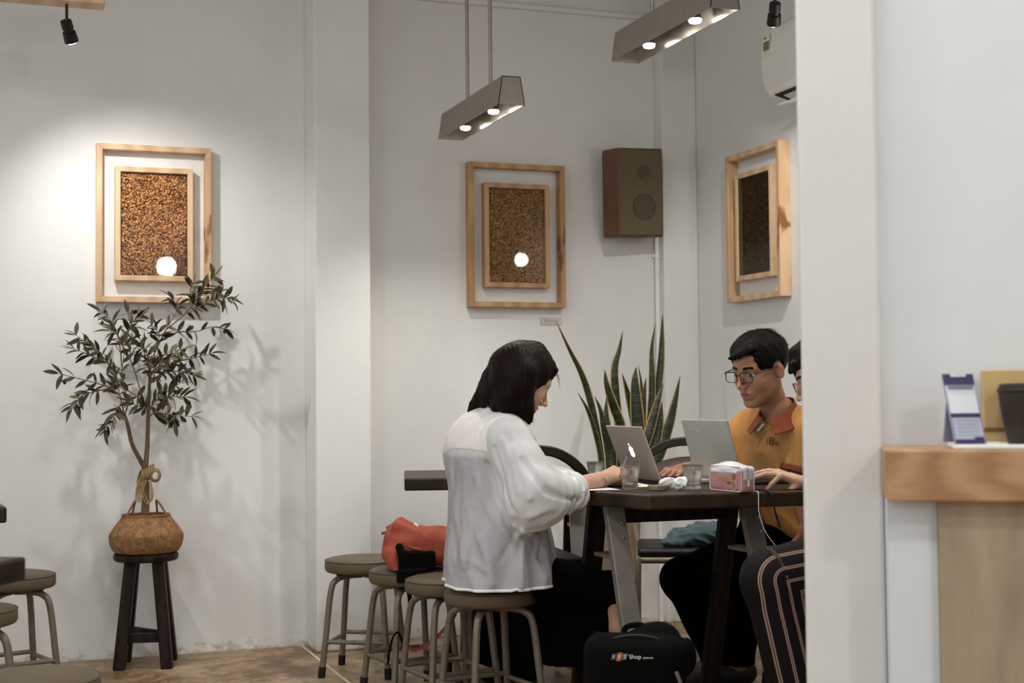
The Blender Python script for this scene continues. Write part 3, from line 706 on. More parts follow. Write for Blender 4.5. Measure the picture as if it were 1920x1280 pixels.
SL = [([(50, 85), (150, 300), (240, 480), (300, 660), (350, 880), (390, 1130)], 46, -.02), ([(215, 625), (290, 760), (350, 940), (385, 1130)], 34, -.06), ([(340, 650), (385, 760), (410, 900), (440, 1100)], 42, -.08),
      ([(415, 450), (430, 560), (480, 720), (540, 880), (570, 1050)], 62, -.05), ([(550, 165), (525, 300), (492, 430), (495, 600), (515, 800), (530, 1050)], 58, .06), ([(430, 650), (425, 800), (440, 920), (475, 1100)], 58, -.09),
      ([(545, 480), (580, 600), (620, 780), (650, 1000)], 46, .02), ([(650, 430), (642, 550), (655, 750), (670, 950), (680, 1150)], 88, -.04), ([(725, 510), (710, 640), (700, 800), (690, 1050)], 46, .05),
      ([(795, 105), (768, 300), (770, 500), (765, 700), (720, 1100)], 46, .03), ([(850, 30), (845, 200), (836, 400), (812, 600), (740, 1050)], 50, .05), ([(855, 550), (810, 700), (760, 880), (700, 1080)], 62, -.1),
      ([(845, 690), (828, 850), (790, 1000), (720, 1160)], 72, -.02), ([(980, 500), (940, 700), (890, 900), (800, 1150)], 66, -.03), ([(665, 410), (690, 560), (692, 700), (690, 900)], 26, .07), ([(232, 1155), (268, 1225), (330, 1340)], 28, -.05),
      ([(560, 860), (575, 950), (580, 1100)], 50, -.1)]
for si, (pts, w_, dy) in enumerate(SL):
    P3 = [ony(1030 + x / 4, 580 + y / 4, PL[1] + dy * (.6 + .4 * (1 - y / 1200))) - SB for x, y in pts]
    rt_ = np.array([P3[-1][0] * .35, dy * .6, .016]); rt_[0] = max(-.09, min(.09, rt_[0])); md = P3[-1].copy(); rh = math.hypot(md[0], md[1]); md[:2] *= min(1, .098 / max(rh, 1e-6)); md[2] = .058; P3.append(md); P3.append(rt_ * [.8, .8, 1]); P3 = P3[::-1]
    q = spline(P3, 7); n = len(q); W = 1.25 * w_ / 4 * 6.0 / F; V = []; Fc = []; mi = []
    spin = G.uniform(-.5, .5)
    for i in range(n):
        u_ = i / (n - 1); prof_w = W * (.55 + .45 * math.sin(min(1, u_ * 1.5) * math.pi / 2)) * (1 - max(0, (u_ - .55) / .45) ** 1.8 * .97)
        t_ = unit(q[min(i + 1, n - 1)] - q[max(i - 1, 0)]); sd = unit(np.array(_r0) * math.cos(spin * u_) + np.array([fw[0], fw[1], 0]) * math.sin(spin * u_)); sd = unit(sd - t_ * (sd @ t_)); nn = np.cross(t_, sd)
        for k, x in enumerate((-1, -.82, 0, .82, 1)):
            V.append(q[i] + sd * x * prof_w / 2 + nn * (abs(x) - .5) * prof_w * .22 + nn * .0012)
        for k, x in enumerate((1, .82, 0, -.82, -1)):
            V.append(q[i] + sd * x * prof_w / 2 + nn * (abs(x) - .5) * prof_w * .22 - nn * (.0012 + .002 * (1 - abs(x))))
    for i in range(n - 1):
        for k in range(10):
            Fc.append((i * 10 + k, i * 10 + (k + 1) % 10, (i + 1) * 10 + (k + 1) % 10, (i + 1) * 10 + k)); mi.append(1 if k in (0, 3, 4, 5, 8, 9) else 0)
    raw('leaf', V, Fc, [M_sleaf, M_sedge], sn, True, mi)

# ================================================================== chairs
M_chairback = plain('chair_back_dark', '#1a130d', .45, var=.1)
M_pad = plain('black_vinyl_pad', '#0d0b08', .5, var=.1, bump=.1)
def chair(label, loc, rz, frame):
    r = thing('tube_chair', label, 'chair', loc, rz, 'tube chairs with curved dark backs')
    MB().box((0, -.0, .452), (.42, .41, .032)).build('seat', M_pad, r, .014, True, seg=3)
    lp = [(-.205, -.2, .425), (.205, -.2, .425), (.205, .2, .425), (-.205, .2, .425)]
    for k in range(4): MB().tube([lp[k], lp[(k + 1) % 4]], .0125, 12).build('seat_rail', frame, r, smooth=True)
    for sx in (-1, 1):
        MB().tube(spline([(sx * .205, -.2, .43), (sx * .208, -.21, .39), (sx * .215, -.225, 0.002)], 5), .012, 12).build('leg', frame, r, smooth=True)
        MB().tube(spline([(sx * .205, .2, .43), (sx * .21, .215, .38), (sx * .215, .25, 0.002)], 5), .012, 12).build('leg', frame, r, smooth=True)
        MB().tube(spline([(sx * .205, .2, .43), (sx * .222, .215, .52), (sx * .225, .225, .62)], 5), .011, 12).build('back_post', frame, r, smooth=True)
    pts = spline([(-.225, .222, .58), (-.222, .228, .68), (-.185, .24, .78), (-.1, .25, .845), (0, .252, .862), (.1, .25, .845), (.185, .24, .78), (.222, .228, .68), (.225, .222, .58)], 5)
    MB().ribbon(pts, .022, (0, 1, 0), .036).build('back_rail', M_chairback, r, .005, True)
    V = []; Fc = []
    for i in range(9):
        x = -.17 + .0425 * i; y = .236 + .02 * (1 - (x / .17) ** 2); top = .80 - 1.6 * x * x
        V += [(x, y, .66), (x, y, top), (x, y + .008, .66), (x, y + .008, top)]
    for i in range(8): o_ = 4 * i; Fc += [(o_, o_ + 4, o_ + 5, o_ + 1), (o_ + 2, o_ + 3, o_ + 7, o_ + 6), (o_, o_ + 2, o_ + 6, o_ + 4), (o_ + 1, o_ + 5, o_ + 7, o_ + 3)]
    Fc += [(0, 1, 3, 2), (32, 34, 35, 33)]
    raw('back_panel', V, Fc, plain('chair_panel', '#3b2c20', .55), r, True)
    return r
M_tubebeige = plain('beige_enamel_tube', '#857a66', .4, .15, var=.1)
chair('tube chair with curved dark back and the teal cloth on its seat', (2.585, 5.06, 0), math.radians(-25), M_tubebeige)
chair('tube chair with curved dark back hidden behind the woman', (1.835, 5.012, 0), math.radians(174), M_dark)
# cream armchair of the person behind the pillar
AC = np.array([2.55, 3.54, 0])
r = thing('tube_armchair', 'cream tube armchair under the person behind the pillar', 'chair', AC, 0)
MB().box((0.02, 0, .44), (.42, .42, .035)).build('seat', M_pad, r, .014, True, seg=3)
for s in (-1, 1):
    MB().tube(spline([(-.19, s * .235, 0.003), (-.205, s * .235, .3), (-.225, s * .235, .56), (-.21, s * .235, .655), (-.15, s * .235, .688), (.05, s * .235, .69), (.19, s * .235, .70), (.235, s * .235, .74), (.25, s * .22, .84)], 7), .0125, 12).build('arm_tube', M_tubecream, r, smooth=True)
    MB().tube(spline([(.19, s * .235, .69), (.215, s * .235, .4), (.25, s * .235, 0.003)], 5), .0125, 12).build('leg', M_tubecream, r, smooth=True)
    MB().tube([(-.205, s * .235, .42), (.215, s * .235, .42)], .011, 12).build('side_rail', M_tubecream, r, smooth=True)
MB().tube([(.05, -.235, .42), (.05, .235, .42)], .011, 12).build('cross_rail', M_tubecream, r, smooth=True)
MB().box((.25, 0, .75), (.03, .42, .2), rotm(ry=.12)).build('backrest', M_pad, r, .012, True, seg=3)

# teal cloth on the chair
CO = np.array([2.575, 5.0, .4685]); ck = np.array([_r0, [fw[0], fw[1], 0], [0, 0, 1]]).T
def f_cloth(P):
    d = uni(P, [('e', (0, 0, .03), (.10, .09, .045)), ('e', (.05, .0, .045), (.07, .08, .045)), ('e', (-.07, -.03, .016), (.06, .06, .026))], .03)
    return np.maximum(d + .008 * wob(P, (60, 50, 40), 3, 6) + .012 * np.abs(wob(P, (60, 40, 70), 9, 4)) - .005, -P[..., 2] + .001)
V, Q = nets(f_cloth, (-.16, -.14, -.01), (.16, .14, .12), .004); 
cl = raw('folded_cloth', V @ ck.T, Q, plain('teal_cloth', '#44575a', .9, var=.15, bump=.3, bscale=400), None, True, loc=CO); setp(cl, 'crumpled teal cloth lying on the chair behind the table', 'cloth')

# ================================================================== laptops
M_alu = plain('laptop_aluminium', '#bdb2a8', .38, .3, var=.03, scale=6)
M_alu2 = plain('laptop_silver', '#b0ad9f', .42, .3, var=.03, scale=6)
M_key = plain('key_black', '#1b1916', .6); M_scr = emit('screen_glow', '#9fb4c8', .8)
def laptop(label, N, w, dlid, dbase, tilt, alu, base_mat):
    r = thing('laptop', label, 'laptop', N, 0, 'open laptops on the table')
    # hinge along +y, keyboard towards +x, lid leaning back towards -x
    bs = MB().box((dbase / 2, w / 2, .0075), (dbase, w, .013)).build('base', base_mat, r, .004)
    MB().box((dbase * .36, w / 2, .0148), (dbase * .5, w * .9, .0012)).build('keyboard_well', M_key, bs)
    kb = MB()
    for i in range(5):
        for j in range(13): kb.box((dbase * (.15 + .1 * i), w * (.09 + .068 * j), .0162), (dbase * .08, w * .056, .0015))
    k_ = kb.build('keys', plain('key_cap', '#24211d', .5), bs); k_['kind'] = 'stuff'
    MB().box((dbase * .82, w / 2, .0146), (dbase * .24, w * .34, .0008)).build('trackpad', base_mat, bs)
    lx, lz = -math.sin(tilt), math.cos(tilt); R = np.array([[lz, 0, lx], [0, 1, 0], [math.sin(tilt), 0, lz]])   # local z of the lid runs up along it
    lid = MB().box((0, w / 2, dlid / 2), (.006, w, dlid)).xform(R, (0, 0, .012)).build('lid', alu, r, .0028)
    MB().box((.0033, w / 2, dlid / 2), (.0008, w - .004, dlid - .004)).xform(R, (0, 0, .012)).build('bezel', M_key, lid)
    MB().box((.0039, w / 2, dlid / 2 + .004), (.0006, w - .02, dlid - .03)).xform(R, (0, 0, .012)).build('screen', M_scr, lid)
    MB().tube([(0, .03, .010), (0, w - .03, .010)], .005, 10).build('hinge', M_key, r)
    return r, lid, R
N1 = onz(1241, 909, TZ); N1[2] = TZ
lp1, lid1, R1 = laptop('silver laptop with a glowing fruit emblem, lid leaning left', N1, .295, .200, .205, math.radians(21.5), M_alu, M_alu)
N2 = onz(1391, 910, TZ); N2[2] = TZ
lp2, lid2, R2 = laptop('grey laptop with small maker lettering, nearest the man', N2, .335, .212, .19, math.radians(14), M_alu2, M_key)
# emblem: bitten fruit with a leaf, lying flat on the outside of the lid (faces -x)
def emblem(cy, cz, s):
    a_ = np.linspace(0, 2 * math.pi, 40, endpoint=False); pts = []
    for t_ in a_:
        x = math.sin(t_); z = math.cos(t_); rr = 1 - .16 * math.exp(-((t_ if t_ < math.pi else 2 * math.pi - t_) / .28) ** 2) - .10 * math.exp(-((t_ - math.pi) / .25) ** 2)
        px_, pz_ = .88 * x * rr * (1 - .10 * (z < 0) * (-z)), z * rr
        d_ = math.hypot(px_ + 1.02, pz_ - .12)
        if d_ < .42: px_ = -1.02 + .42 * (px_ + 1.02) / max(d_, .01); pz_ = .12 + .42 * (pz_ - .12) / max(d_, .01)
        pts.append((px_ * s, pz_ * s))
    lf = [(0, 1.0), (.05, 1.22), (.2, 1.42), (.38, 1.5), (.36, 1.3), (.22, 1.1)]
    return [(cy + y, cz + z) for y, z in pts], [(cy + y * s, cz + z * s) for y, z in lf]
for nm, pl in zip(('emblem_fruit', 'emblem_leaf'), emblem(.1475, .105, .021)):
    mb = MB(); n = len(pl); mb._add([(-.0033, y, z) for y, z in pl] + [(-.0037, y, z) for y, z in pl], [tuple(range(n)), tuple(range(2 * n - 1, n - 1, -1))] + [(i, (i + 1) % n, n + (i + 1) % n, n + i) for i in range(n)])
    mb.xform(R1, (0, 0, .012)).build(nm, emit('emblem_glow', '#f4f7ff', 1.6), lid1)
# lettering on the second lid: reads from far end to near end seen from -x
mt = np.stack([R2 @ np.array([0, -1, 0]), R2 @ np.array([0, 0, 1]), R2 @ np.array([-1, 0, 0])], 1)
text_part('lid_lettering', 'lenovo', .028, plain('letter_silver', '#c9c6bd', .3, .3), lid2, mtx4(mt, R2 @ np.array([-.0035, .285, .165]) + [0, 0, .012]))

# ================================================================== glasses
t = NT('clear_glass'); t.b.inputs['Transmission Weight'].default_value = 1; t.b.inputs['IOR'].default_value = 1.45; t.color('#f6faf8'); M_glass = t.done(.02, 0, .5)
tr_ = t.n('ShaderNodeBsdfTransparent'); mx_ = t.n('ShaderNodeMixShader'); mx_.inputs[0].default_value = .55; t.l(tr_.outputs[0], mx_.inputs[1]); t.l(t.b.outputs[0], mx_.inputs[2]); t.l(mx_.outputs[0], t.out.inputs['Surface'])
t = NT('water'); t.b.inputs['Transmission Weight'].default_value = 1; t.b.inputs['IOR'].default_value = 1.33; t.color('#fbfdfd'); M_water = t.done(.01, 0, .5)
def tumbler(label, P, s, fill):
    r = thing('water_glass', label, 'glass', P, G.uniform(0, 1), 'faceted water tumblers')
    seg = 60; prof = [(.0225, .0), (.0265, .003), (.0275, .012), (.0295, .035), (.0325, .056), (.0345, .0765), (.0352, .080), (.0338, .080), (.0318, .062), (.0278, .034), (.025, .014), (.018, .0115), (.004, .011)]
    V = []; Fc = []
    for i, (rr, z) in enumerate(prof):
        for k in range(seg):
            th = 2 * math.pi * k / seg; rad = rr
            if 2 <= i <= 4: u_ = (th * 10 / (2 * math.pi)) % 1 - .5; rad = rr * (.92 + .08 * abs(math.cos(u_ * math.pi)) ** .5 * (1 if i < 4 else .5) + (.02 if i == 4 else 0))
            V.append((rad * math.cos(th) * s, rad * math.sin(th) * s, z * s))
    n = len(prof)
    for i in range(n - 1):
        for k in range(seg): Fc.append((i * seg + k, i * seg + (k + 1) % seg, (i + 1) * seg + (k + 1) % seg, (i + 1) * seg + k))
    Fc += [tuple(range(seg - 1, -1, -1)), tuple((n - 1) * seg + k for k in range(seg))]
    raw('glass_body', V, Fc, M_glass, r, True)
    h = fill * s; MB().lathe([(.001, .0119 * s), (.0178 * s, .0122 * s), (.0246 * s, .0148 * s), (.0274 * s, .034 * s), (.0274 * s + (.0312 - .0278) * s * max(0, (fill - .034) / .028), h), (.001, h)], 40).build('water', M_water, r, smooth=True)
    return r
tumbler('faceted water glass in front of the woman\'s hand', onz(1181, 917, TZ) + [0, 0, .0005], .94, .034)
tumbler('faceted water glass between the tissues and the pink case', onz(1299, 917, TZ) + [0, 0, .0005], .97, .062)
tumbler('faceted water glass farthest back, behind the forearm', onz(1117, 904, TZ) + [0, 0, .0005], .90, .045)

# ================================================================== tissues, dish, papers, pen, earphone cable
M_tis = plain('tissue_white', '#eeefec', .9, var=.03, bump=.35, bscale=180)
for k, (px_, py_, s, lab) in enumerate([(1252, 917, .026, 'crumpled white tissue ball nearer the fruit emblem laptop'), (1276, 919, .024, 'crumpled white tissue ball touching the filled glass')]):
    o_ = onz(px_, py_, TZ)
    def f_t(P, k=k, s=s):
        a_ = P / s; d = np.linalg.norm(a_, axis=-1) - .95; return (d + .34 * wob(a_, 2.6, 20 + k, 4) + .22 * np.abs(wob(a_, 4.5, 40 + k, 4)) + .09 * np.abs(wob(a_, 10, 60 + k, 4))) * s
    V, Q = nets(f_t, [-1.5 * s] * 3, [1.5 * s] * 3, s / 14); V[:, 2] *= .95; V[:, 2] -= V[:, 2].min()
    setp(raw('tissue', V, Q, M_tis, None, True, loc=o_ + [0, 0, .0005]), lab, 'tissue', 'crumpled tissues')
o_ = onz(1233, 919, TZ)
dish = MB().lathe([(.012, .0005), (.028, .002), (.031, .012), (.0325, .016), (.031, .016), (.0285, .006), (.010, .0035)], 36).build('dish', plain('olive_glass_dish', '#a0967a', .25, 0, .6, var=.3, scale=60), None, smooth=True); dish.location = o_
setp(dish, 'small olive coloured dish beside the tissues', 'dish')
def sheet(name, label, corners, lift, mat, droop=0):
    c = [np.asarray(x, float) for x in corners]; n = 10; o0 = sum(c) / 4; V = []; Fc = []
    for side in (0, .0008):
        for i in range(n):
            for j in range(n):
                u_, w_ = i / (n - 1), j / (n - 1); p = (c[0] * (1 - u_) + c[1] * u_) * (1 - w_) + (c[3] * (1 - u_) + c[2] * u_) * w_
                z = lift * math.sin(u_ * 3.1) ** 2 * w_ - droop * max(0, .38 - u_) ** 2 * 7; V.append(p - o0 + np.array([0, 0, z + side]))
    for s in (0, 1):
        for i in range(n - 1):
            for j in range(n - 1): a_ = s * n * n + i * n + j; q_ = (a_, a_ + n, a_ + n + 1, a_ + 1); Fc.append(q_ if s else q_[::-1])
    o_ = raw(name, V, Fc, mat, None, True, loc=o0); return setp(o_, label, 'paper', 'loose papers')
M_paper = plain('paper_white', '#dcd6d4', .8, var=.03)
c0, c1 = onz(1100, 921, TZ), onz(1160, 919, TZ)
sheet('paper_sheet', 'white paper sheet hanging over the table edge under the forearm', [c0 + [-.012, -.0, .002], c1 + [0.0, -.015, .002], c1 + [.02, .2, .002], c0 + [.02, .2, .002]], .0, M_paper, .0)
c0 = onz(1195, 913, TZ)
sheet('paper_sheet', 'small curled paper beside the front water glass', [c0 + [0, -.02, .001], c0 + [.075, -.03, .001], c0 + [.08, .09, .001], c0 + [.01, .10, .001]], .006, M_paper)
pen = thing('pen', 'clear ballpoint pen held up in the woman\'s hand', 'pen', at(1170, 872, 4.62)); a_ = at(1179, 848, 4.60) - at(1170, 872, 4.62); b_ = at(1163, 890, 4.64) - at(1170, 872, 4.62)
MB().tube([b_, a_], .0032, 10).build('barrel', plain('pen_clear', '#b9b4c0', .2, .2), pen, smooth=True); MB().tube([a_ * .75, a_ * 1.1], .0037, 10).build('cap', plain('pen_blue', '#5c5f85', .35), pen, smooth=True)
MB().tube([b_, b_ * 1.3], [.0036, .0008], 10).build('tip', M_inner, pen, smooth=True)
def edge_s(px_): v = onz(px_, 921, TZ) - T_EDGE; return T_EDGE + T_DIR * float(v @ T_DIR)
E_ = edge_s(1410); zz = np.array([0, 0, 1.0])
cpts = [E_ - T_OUT * .045 - T_DIR * .012 + zz * .003, E_ - T_OUT * .015 + zz * .003, E_ + T_OUT * .005 - zz * .004, E_ + T_OUT * .008 + T_DIR * .0 - zz * .06, E_ + T_OUT * .006 + T_DIR * .02 - zz * .12, E_ + T_OUT * .0 + T_DIR * .055 - zz * .165]
setp(MB().tube(spline(cpts, 8), .0014, 8).build('charger_cable', M_white, None, smooth=True), 'thin white cable hanging from the table edge', 'cable')
E_ = edge_s(1436)
cpts = [E_ - T_OUT * .06 - T_DIR * .03 + zz * .0045, E_ - T_OUT * .02 - T_DIR * .01 + zz * .0045, E_ + T_OUT * .009 - zz * .006, E_ + T_OUT * .010 + T_DIR * .012 - zz * .06, E_ + T_OUT * .006 + T_DIR * .03 - zz * .11]
setp(MB().tube(spline(cpts, 8), .003, 8).build('power_cable', M_black, None, smooth=True), 'black power cable running off the table front edge', 'cable')

# ================================================================== pink pencil case
e0, e1_ = onz(1329, 918.5, TZ), onz(1387, 924, TZ); cx_ = unit(e1_ - e0); Wc = float(np.linalg.norm(e1_ - e0)); cy_ = np.array([-cx_[1], cx_[0], 0]); RC = np.stack([cx_, cy_, [0, 0, 1]], 1)
Wc += .012; Dc = .05; Hc = .082
pc = thing('pencil_case', 'pink and white pencil case with a pineapple print', 'pencil case', e0 + cx_ * Wc / 2 + cy_ * Dc / 2, math.atan2(cx_[1], cx_[0]))
def f_case(P):
    d = rbox(P, (0, 0, Hc / 2), (Wc / 2, Dc / 2, Hc / 2), .014); top = ell(P, (-.002, 0, Hc * .78), (Wc * .36, Dc * .42, Hc * .36))
    return smin(d, top, .02)
V, Q = nets(f_case, (-Wc / 2 - .01, -Dc / 2 - .01, -.005), (Wc / 2 + .01, Dc / 2 + .01, .11), .0025); V[:, 2] -= V[:, 2].min()
fz = V[Q].mean(1); mi = np.where(fz[:, 2] > np.where(fz[:, 1] < -Dc / 2 + .008, Hc * .80, Hc * .50), 1, 0)
t = NT('case_pink_vinyl'); t.color('#c28a86'); t.b.inputs['Coat Weight'].default_value = .5; M_cpink = t.done(.25, 0, .5)
M_cwhite = plain('case_white', '#dcd8dd', .35, var=.03); M_cedge = plain('case_piping', '#d9c0bc', .4)
bd = raw('case_body', V, Q, [M_cpink, M_cwhite], pc, True, mi)
yf = -Dc / 2
def rect_path(w_, h_, cz, r_=.012):
    pts = []
    for sx, sz, a0 in ((1, 1, 0), (-1, 1, 90), (-1, -1, 180), (1, -1, 270)):
        for a_ in (0, 30, 60, 90): aa = math.radians(a0 + a_); pts.append((sx * (w_ / 2 - r_) + r_ * math.cos(aa), cz + sz * (h_ / 2 - r_) + r_ * math.sin(aa)))
    return pts + pts[:1]
MB().tube([(x, yf + .002, z) for x, z in rect_path(Wc - .008, Hc - .006, Hc / 2)], .0022, 6).build('front_piping', M_cedge, pc, smooth=True)
MB().tube([(x, -yf - .002, z) for x, z in rect_path(Wc - .008, Hc - .006, Hc / 2)], .0022, 6).build('back_piping', M_cwhite, pc, smooth=True)
MB().box((-.004, yf - .0012, Hc * .765), (Wc * .8, .004, .009)).build('zip_band', plain('zip_mint', '#cfdcd8', .4), pc, .002)
MB().tube([(Wc / 2 + .0006, -.004, Hc * .95), (Wc / 2 + .0008, -.002, Hc * .45)], .0012, 6).build('zip_line', plain('zip_grey', '#77716e', .5), pc)
pu = MB().box((Wc / 2 + .003, -.002, Hc * .36), (.002, .008, .022)).build('zip_pull', M_white, pc, .001)
M_gold = plain('print_gold', '#a98c4a', .35, .5, var=.3, scale=300); M_pw = plain('print_cream', '#e6dac4', .5)
px0 = Wc * .27
a40 = np.linspace(0, 2 * math.pi, 24, endpoint=False)
mb = MB(); pl = [(px0 + .0125 * math.cos(a_), .024 + .0185 * math.sin(a_)) for a_ in a40]; n = len(pl); mb._add([(x, yf - .0012, z) for x, z in pl] + [(x, yf - .0004, z) for x, z in pl], [tuple(range(n)), tuple(range(2 * n - 1, n - 1, -1))]); pf = mb.build('pineapple_outline', M_pw, pc)
mb = MB(); pl = [(px0 + .0105 * math.cos(a_), .024 + .0165 * math.sin(a_)) for a_ in a40]; mb._add([(x, yf - .0016, z) for x, z in pl], [tuple(range(n))]); mb.build('pineapple_fruit', M_gold, pf)
mb = MB()
for k in range(-2, 3): mb._add([(px0 + .002 * k - .0028, yf - .0016, .040), (px0 + .002 * k + .0028, yf - .0016, .040), (px0 + .0042 * k, yf - .0016, .062 - .002 * abs(k))], [(0, 1, 2)])
mb.build('pineapple_crown', M_gold, pf)
mb = MB()
for i in range(-2, 3):
    for j in range(5):
        x, z = px0 + .0038 * (i + .5 * (j % 2)), .012 + .006 * j
        if ((x - px0) / .0095) ** 2 + ((z - .024) / .015) ** 2 < 1: mb._add([(x - .0009, yf - .0019, z), (x, yf - .0019, z - .0012), (x + .0009, yf - .0019, z), (x, yf - .0019, z + .0012)], [(0, 1, 2, 3)])
mb.build('pineapple_dots', M_pw, pf)
mt = np.array([[1, 0, 0], [0, 0, -1], [0, 1, 0]]).T.copy(); mt = np.stack([[1, 0, 0], [0, 0, 1], [0, -1, 0]], 1)
text_part('case_lettering', 'HELLO', .0085, plain('letter_red', '#7c3532', .5), pc, mtx4(mt, (px0 - .036, yf - .0014, .026)))

# ================================================================== bags
M_nylon = plain('black_nylon', '#060504', .95, 0, .12, var=.15, scale=60, bump=.3, bscale=500, bdist=.0006)
BC = at(1190, 1270, 3.95); BR_ = math.atan2(_r0[1], _r0[0]) + math.radians(-4)
bp = thing('black_backpack', 'black backpack with shop logo standing on the floor under the table', 'backpack', (BC[0], BC[1], 0), BR_)
def f_bag(P):
    d = rbox(P, (0, 0, .195), (.138, .075, .195), .05); d = smin(d, rbox(P, (0, -.05, .195), (.118, .05, .18), .04), .03)
    d = smin(d, ell(P, (.145, 0, .33), (.025, .03, .05)), .02); d = smin(d, ell(P, (.06, .03, .385), (.06, .04, .035)), .03)
    return d + .004 * wob(P, (22, 22, 16), 12, 5)
V, Q = nets(f_bag, (-.2, -.16, -.01), (.2, .14, .47), .006); V[:, 2] = np.maximum(V[:, 2], .0)
raw('bag_body', V, Q, M_nylon, bp, True)
MB().tube(spline([(-.03, .03, .385), (-.02, .03, .405), (.02, .03, .41), (.05, .03, .39)], 6), .008, 8).build('handle', M_nylon, bp, smooth=True)
MB().tube(spline([(-.125, -.05, .06), (-.118, -.06, .22), (-.105, -.055, .33), (-.06, -.05, .385), (.04, -.05, .392), (.105, -.05, .35), (.122, -.055, .25)], 8), .003, 6).build('zip', plain('zip_dark', '#2b2820', .5), bp, smooth=True)
MB().box((.118, -.09, .285), (.010, .004, .042), rotm(ry=-.35)).build('zip_pull', plain('pull_grey', '#6d6a5c', .5), bp, .001)
MB().box((.127, -.091, .262), (.012, .003, .004), rotm(ry=.1)).build('pull_tip', M_white, bp)
for s in (-1, 1): MB().ribbon(spline([(s * .09, .075, .38), (s * .11, .13, .28), (s * .10, .12, .12), (s * .09, .08, .04)], 6), .05, (1, 0, 0), .008).build('shoulder_strap', M_nylon, bp, smooth=True)
yb = -.1055; lt = np.stack([[1, 0, 0], [0, 0, 1], [0, -1, 0]], 1); lx0, lz0 = -.066, .338
lg = None
for k, c in enumerate(('#3b3f4d', '#c96a3c', '#5f6f5a')):
    x = lx0 + .0145 * k; z = lz0 - (.003 if k == 1 else 0); hh = .0155 if k != 1 else .021
    mb = MB(); mb._add([(x, yb, z), (x + .013, yb, z), (x + .0185, yb, z + hh), (x + .0055, yb, z + hh), (x, yb + .006, z), (x + .013, yb + .006, z), (x + .0185, yb + .006, z + hh), (x + .0055, yb + .006, z + hh)], [(0, 1, 2, 3), (4, 7, 6, 5), (0, 4, 5, 1), (1, 5, 6, 2), (2, 6, 7, 3), (3, 7, 4, 0)])
    tb = mb.build('logo_block', plain('logo_' + str(k), c, .5), bp)
    text_part('logo_letter', 'FPT'[k], .014, M_white, tb, mtx4(lt, (x + .0055, yb - .0008, lz0 + .003)))
text_part('logo_lettering', 'Shop', .0165, M_white, bp, mtx4(lt, (lx0 + .05, yb + .0005, lz0 + .003)))
text_part('logo_lettering', '.com.vn', .0095, M_white, bp, mtx4(lt, (lx0 + .0855, yb + .0005, lz0 + .003)))

# red backpack lying on a stool
SEATS = [((1.416, 4.985), .163), ((1.465, 4.68), .163), ((1.51, 4.375), .163), ((2.745, 4.455), .163)]
def on_seats(V, root, rz=0.0, top=.4475, low=.37):
    """soft things rest on the stool seats instead of sinking in: squash what is inside a seat up onto it"""
    Wd = V @ rotm(rz=rz).T + root
    for (sx, sy), r_ in SEATS:
        m = (np.hypot(Wd[:, 0] - sx, Wd[:, 1] - sy) < r_) & (Wd[:, 2] < top) & (Wd[:, 2] > low); V[m, 2] += top - Wd[m, 2]; Wd[m, 2] = top
    return V
def in_poly(X, Y, poly, grow=0.0):
    c = np.mean(poly, 0); q = [(np.array(p_) - c) for p_ in poly]; q = [c + v_ * (1 + grow / np.linalg.norm(v_)) for v_ in q]; ins = np.ones(len(X), bool)
    for i_ in range(len(q)):
        (x0, y0), (x1, y1) = q[i_], q[(i_ + 1) % len(q)]; ins &= (x1 - x0) * (Y - y0) - (y1 - y0) * (X - x0) > 0
    return ins
def on_table(V, root):
    """hands, forearms and cuffs rest on the table top and the laptop keyboards"""
    Wd = V + root; lvl = np.full(len(V), TZ + .0045)
    for N_, w_, dpt in ((N1, .295, .205), (N2, .335, .19)): lvl[(Wd[:, 0] > N_[0] - .004) & (Wd[:, 0] < N_[0] + dpt + .003) & (Wd[:, 1] > N_[1] - .003) & (Wd[:, 1] < N_[1] + w_ + .003)] = TZ + .0178
    m = in_poly(Wd[:, 0], Wd[:, 1], MT, .012) & (Wd[:, 2] < lvl) & (Wd[:, 2] > TZ - .056); V[m, 2] += (lvl - Wd[:, 2])[m]; return V
RB = np.array([1.425, 4.965, .447]); rr_ = math.atan2(_r0[1], _r0[0])
rb = thing('red_backpack', 'faded red backpack lying on a stool behind the woman', 'backpack', RB, rr_)
M_red = plain('red_canvas', '#96432f', .75, var=.14, scale=14, bump=.3, bscale=300)
def f_red(P):
    d = rbox(P, (.03, 0, .07), (.115, .10, .066), .05); d = smin(d, ell(P, (-.07, 0, .075), (.045, .095, .075)), .03); d = smin(d, rbox(P, (-.02, -.01, .13), (.055, .075, .022), .018, rotm(ry=.45)), .012)
    d = smin(d, cap(P, (-.075, -.09, .05), (-.05, -.135, -.03), .03, .006), .02)
    return d + .007 * wob(P, (28, 24, 26), 31, 5) + .011 * np.abs(wob(P, (34, 30, 36), 33, 4)) - .004
V, Q = nets(f_red, (-.17, -.19, -.06), (.24, .15, .19), .005)
keep = V[:, 1] > -.135; V[:, 2] = np.where(keep, np.maximum(V[:, 2], 0), V[:, 2])
V = on_seats(V, RB, rr_); raw('bag_body', V, Q, M_red, rb, True)
def f_blk(P): return uni(P, [('r', (.02, -.10, .03), (.06, .024, .036), .012, rotm(rz=.1)), ('c', (-.035, -.112, .045), (-.045, -.112, .08), .016, .013), ('r', (.0, -.135, -.02), (.055, .012, .025), .01)], .01) + .003 * wob(P, (60, 60, 60), 5, 4)
V, Q = nets(f_blk, (-.1, -.17, -.07), (.1, -.05, .1), .004); V = on_seats(V, RB, rr_); raw('harness_panel', V, Q, M_nylon, rb, True)
MB().ribbon(spline([(-.115, -.02, .12), (-.075, -.07, .125), (-.02, -.10, .085), (.03, -.11, .07)], 6), .009, (0, 1, 1), .004).build('seam_tape', plain('red_dark', '#7c3222', .7), rb)
